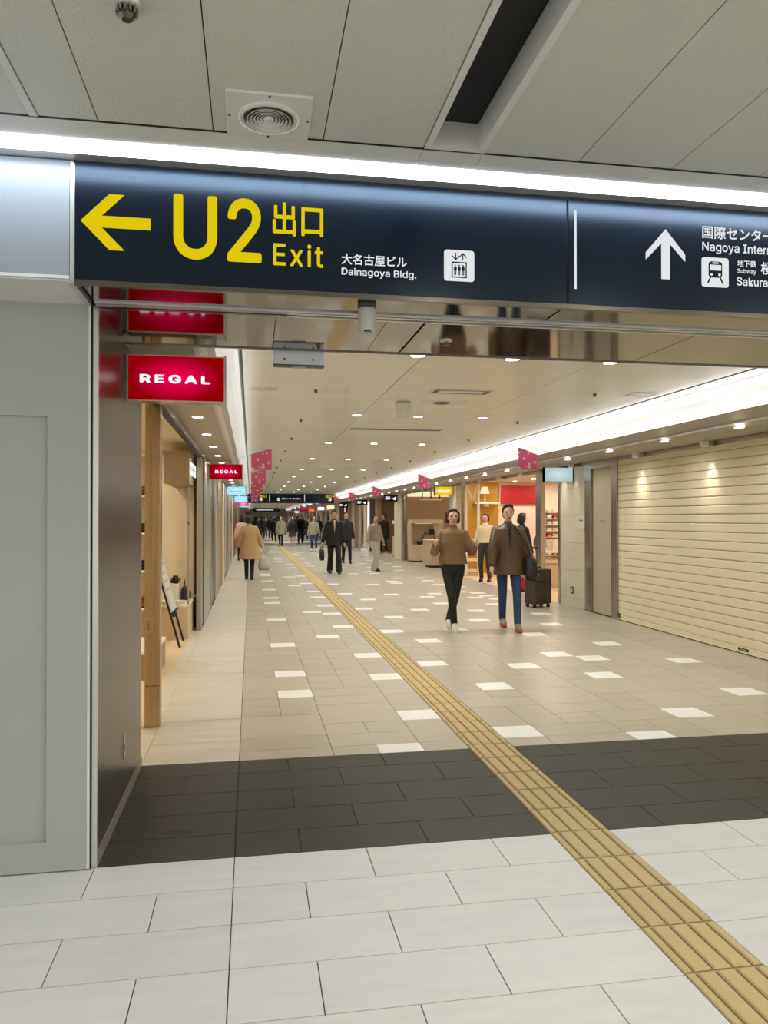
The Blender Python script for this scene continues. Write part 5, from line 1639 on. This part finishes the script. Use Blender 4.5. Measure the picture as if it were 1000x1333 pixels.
# ---- the distant crowd: a few figures, repeated
cr_ = random.Random(31)
lab = 'tiny dark-clad pedestrian in the crowd of the far corridor'
protos = []
for k, (tp, lg, hl, hm_) in enumerate((('black_cloth', 'black_cloth', 0.0, 0.72), ('charcoal', 'charcoal', 0.12, 0.5), ('navy_cloth', 'black_cloth', 0.08, 0.8), ('stone_coat', 'charcoal', 0.1, 0.6), ('black_cloth', 'jeans', 0.0, 0.78))):
    protos.append(person(lab, (0.3 + 0.9 * k, 62 + 3.1 * k), PI if k % 2 else 0, 1.58 + 0.04 * k, top=tp, legs=lg, hair_len=hl, hem=hm_, bulk=1.15, vox=0.03, group='pedestrians of the far crowd', fingers=False))
spots = []
while len(spots) < 44:
    y = cr_.uniform(50, 104)
    x = cr_.uniform(-0.2, 4.9)
    if all((x - a) ** 2 + (y - b) ** 2 > 0.7 for a, b in spots + [(0.3 + 0.9 * k, 62 + 3.1 * k) for k in range(5)]):
        spots.append((x, y))
for i, (x, y) in enumerate(spots):
    o_ = protos[i % 5]
    copy_tree(o_, Vector((x, y, 0)) - WL[o_.name])

# ---- carried things
def carry_bag(name, label, x, y, z0, z1, w, d, m, hz, ang=0.0):
    t = thing(name, label, 'bag', (x, y, z0))
    q = MB().loft([(x, y, z0, w * 0.8, d), (x, y, z0 + (z1 - z0) * 0.25, w, d * 1.15), (x, y, z0 + (z1 - z0) * 0.8, w * 0.85, d * 0.8), (x, y, z1, w * 0.7, d * 0.4)], 20, 0.75).rot(ang, (x, y, 0))
    build('pouch', q, m, t, smooth=True)
    for s_ in (-1, 1):
        h_ = MB().tube([(x - w * 0.5, y + s_ * d * 0.35, z1 - 0.01), (x - w * 0.35, y + s_ * d * 0.2, (z1 + hz) / 2), (x, y, hz), (x + w * 0.35, y + s_ * d * 0.2, (z1 + hz) / 2), (x + w * 0.5, y + s_ * d * 0.35, z1 - 0.01)], 0.008).rot(ang, (x, y, 0))
        build('handle', h_, m, t)
carry_bag('tote_bag', 'pale fabric bag carried by the person in camel coat', 0.31, 19.30, 0.22, 0.56, 0.14, 0.07, 'grey_cloth', 0.71)
carry_bag('briefcase', 'black briefcase carried by the person in the black suit', 1.91, 21.05, 0.36, 0.66, 0.07, 0.19, 'black_leather', 0.75)
carry_bag('shopping_bag', 'white shopping bag held by the person in grey trousers', 3.16, 21.55, 0.38, 0.66, 0.12, 0.06, 'shoe_white', 0.80)
t = thing('shoulder_bag', 'black shoulder bag at the hip of the brown jacket person', 'bag', (3.72, 9.80, 0.66))
build('pouch', MB().loft([(3.70, 9.80, 0.67, 0.075, 0.05), (3.70, 9.80, 0.78, 0.09, 0.06), (3.69, 9.80, 0.93, 0.075, 0.05), (3.68, 9.80, 0.99, 0.04, 0.03)], 18, 0.75), 'black_leather', t, smooth=True)
build('strap', MB().tube([(3.68, 9.80, 0.98), (3.64, 9.80, 1.12), (3.56, 9.83, 1.28), (3.50, 9.90, 1.40)], 0.012), 'black_leather', t)

# ---- rolling suitcase
t = thing('suitcase', 'dark brown rolling suitcase standing with its handle raised', 'suitcase', (4.80, 12.42, 0))
sx, sy, sa_ = 4.80, 12.42, 0.35
def sc_part(name, mb, m, par, bevel=0.0):
    mb.rot(sa_, (0, 0, 0))
    mb.v = [(p[0] + sx, p[1] + sy, p[2]) for p in mb.v]
    return build(name, mb, m, par, bevel=bevel)
bd = sc_part('shell', MB().prism(rrect(-0.20, 0.20, -0.13, 0.13, 0.035), 'z', 0.06, 0.64), 'case_brown', t)
sc_part('front_pocket', MB().prism(rrect(-0.17, 0.17, -0.155, -0.125, 0.012), 'z', 0.11, 0.42), 'case_brown', t)
sc_part('top_pocket', MB().prism(rrect(-0.17, 0.17, -0.150, -0.125, 0.012), 'z', 0.45, 0.59), 'case_brown', t)
sc_part('zip_line', MB().box(-0.203, 0.203, -0.03, -0.022, 0.07, 0.643), 'black', bd)
sc_part('badge', MB().box(-0.13, -0.10, -0.153, -0.149, 0.55, 0.57), 'alu', t)
sc_part('carry_handle', MB().tube([(-0.08, 0, 0.63), (-0.07, 0, 0.67), (0.07, 0, 0.67), (0.08, 0, 0.63)], 0.012), 'black', t)
for x in (-0.07, 0.07):
    sc_part('handle_tube', MB().tube([(x, 0.10, 0.60), (x, 0.10, 1.0)], 0.009), 'grey_dark', t)
sc_part('handle_grip', MB().tube([(-0.085, 0.10, 1.0), (0.085, 0.10, 1.0)], 0.016), 'black', t)
for x in (-0.15, 0.15):
    for y in (-0.09, 0.09):
        sc_part('wheel', MB().cyl((x - 0.015, y, 0.03), 0.03, 0.03, 14, axis='x'), 'black', t)
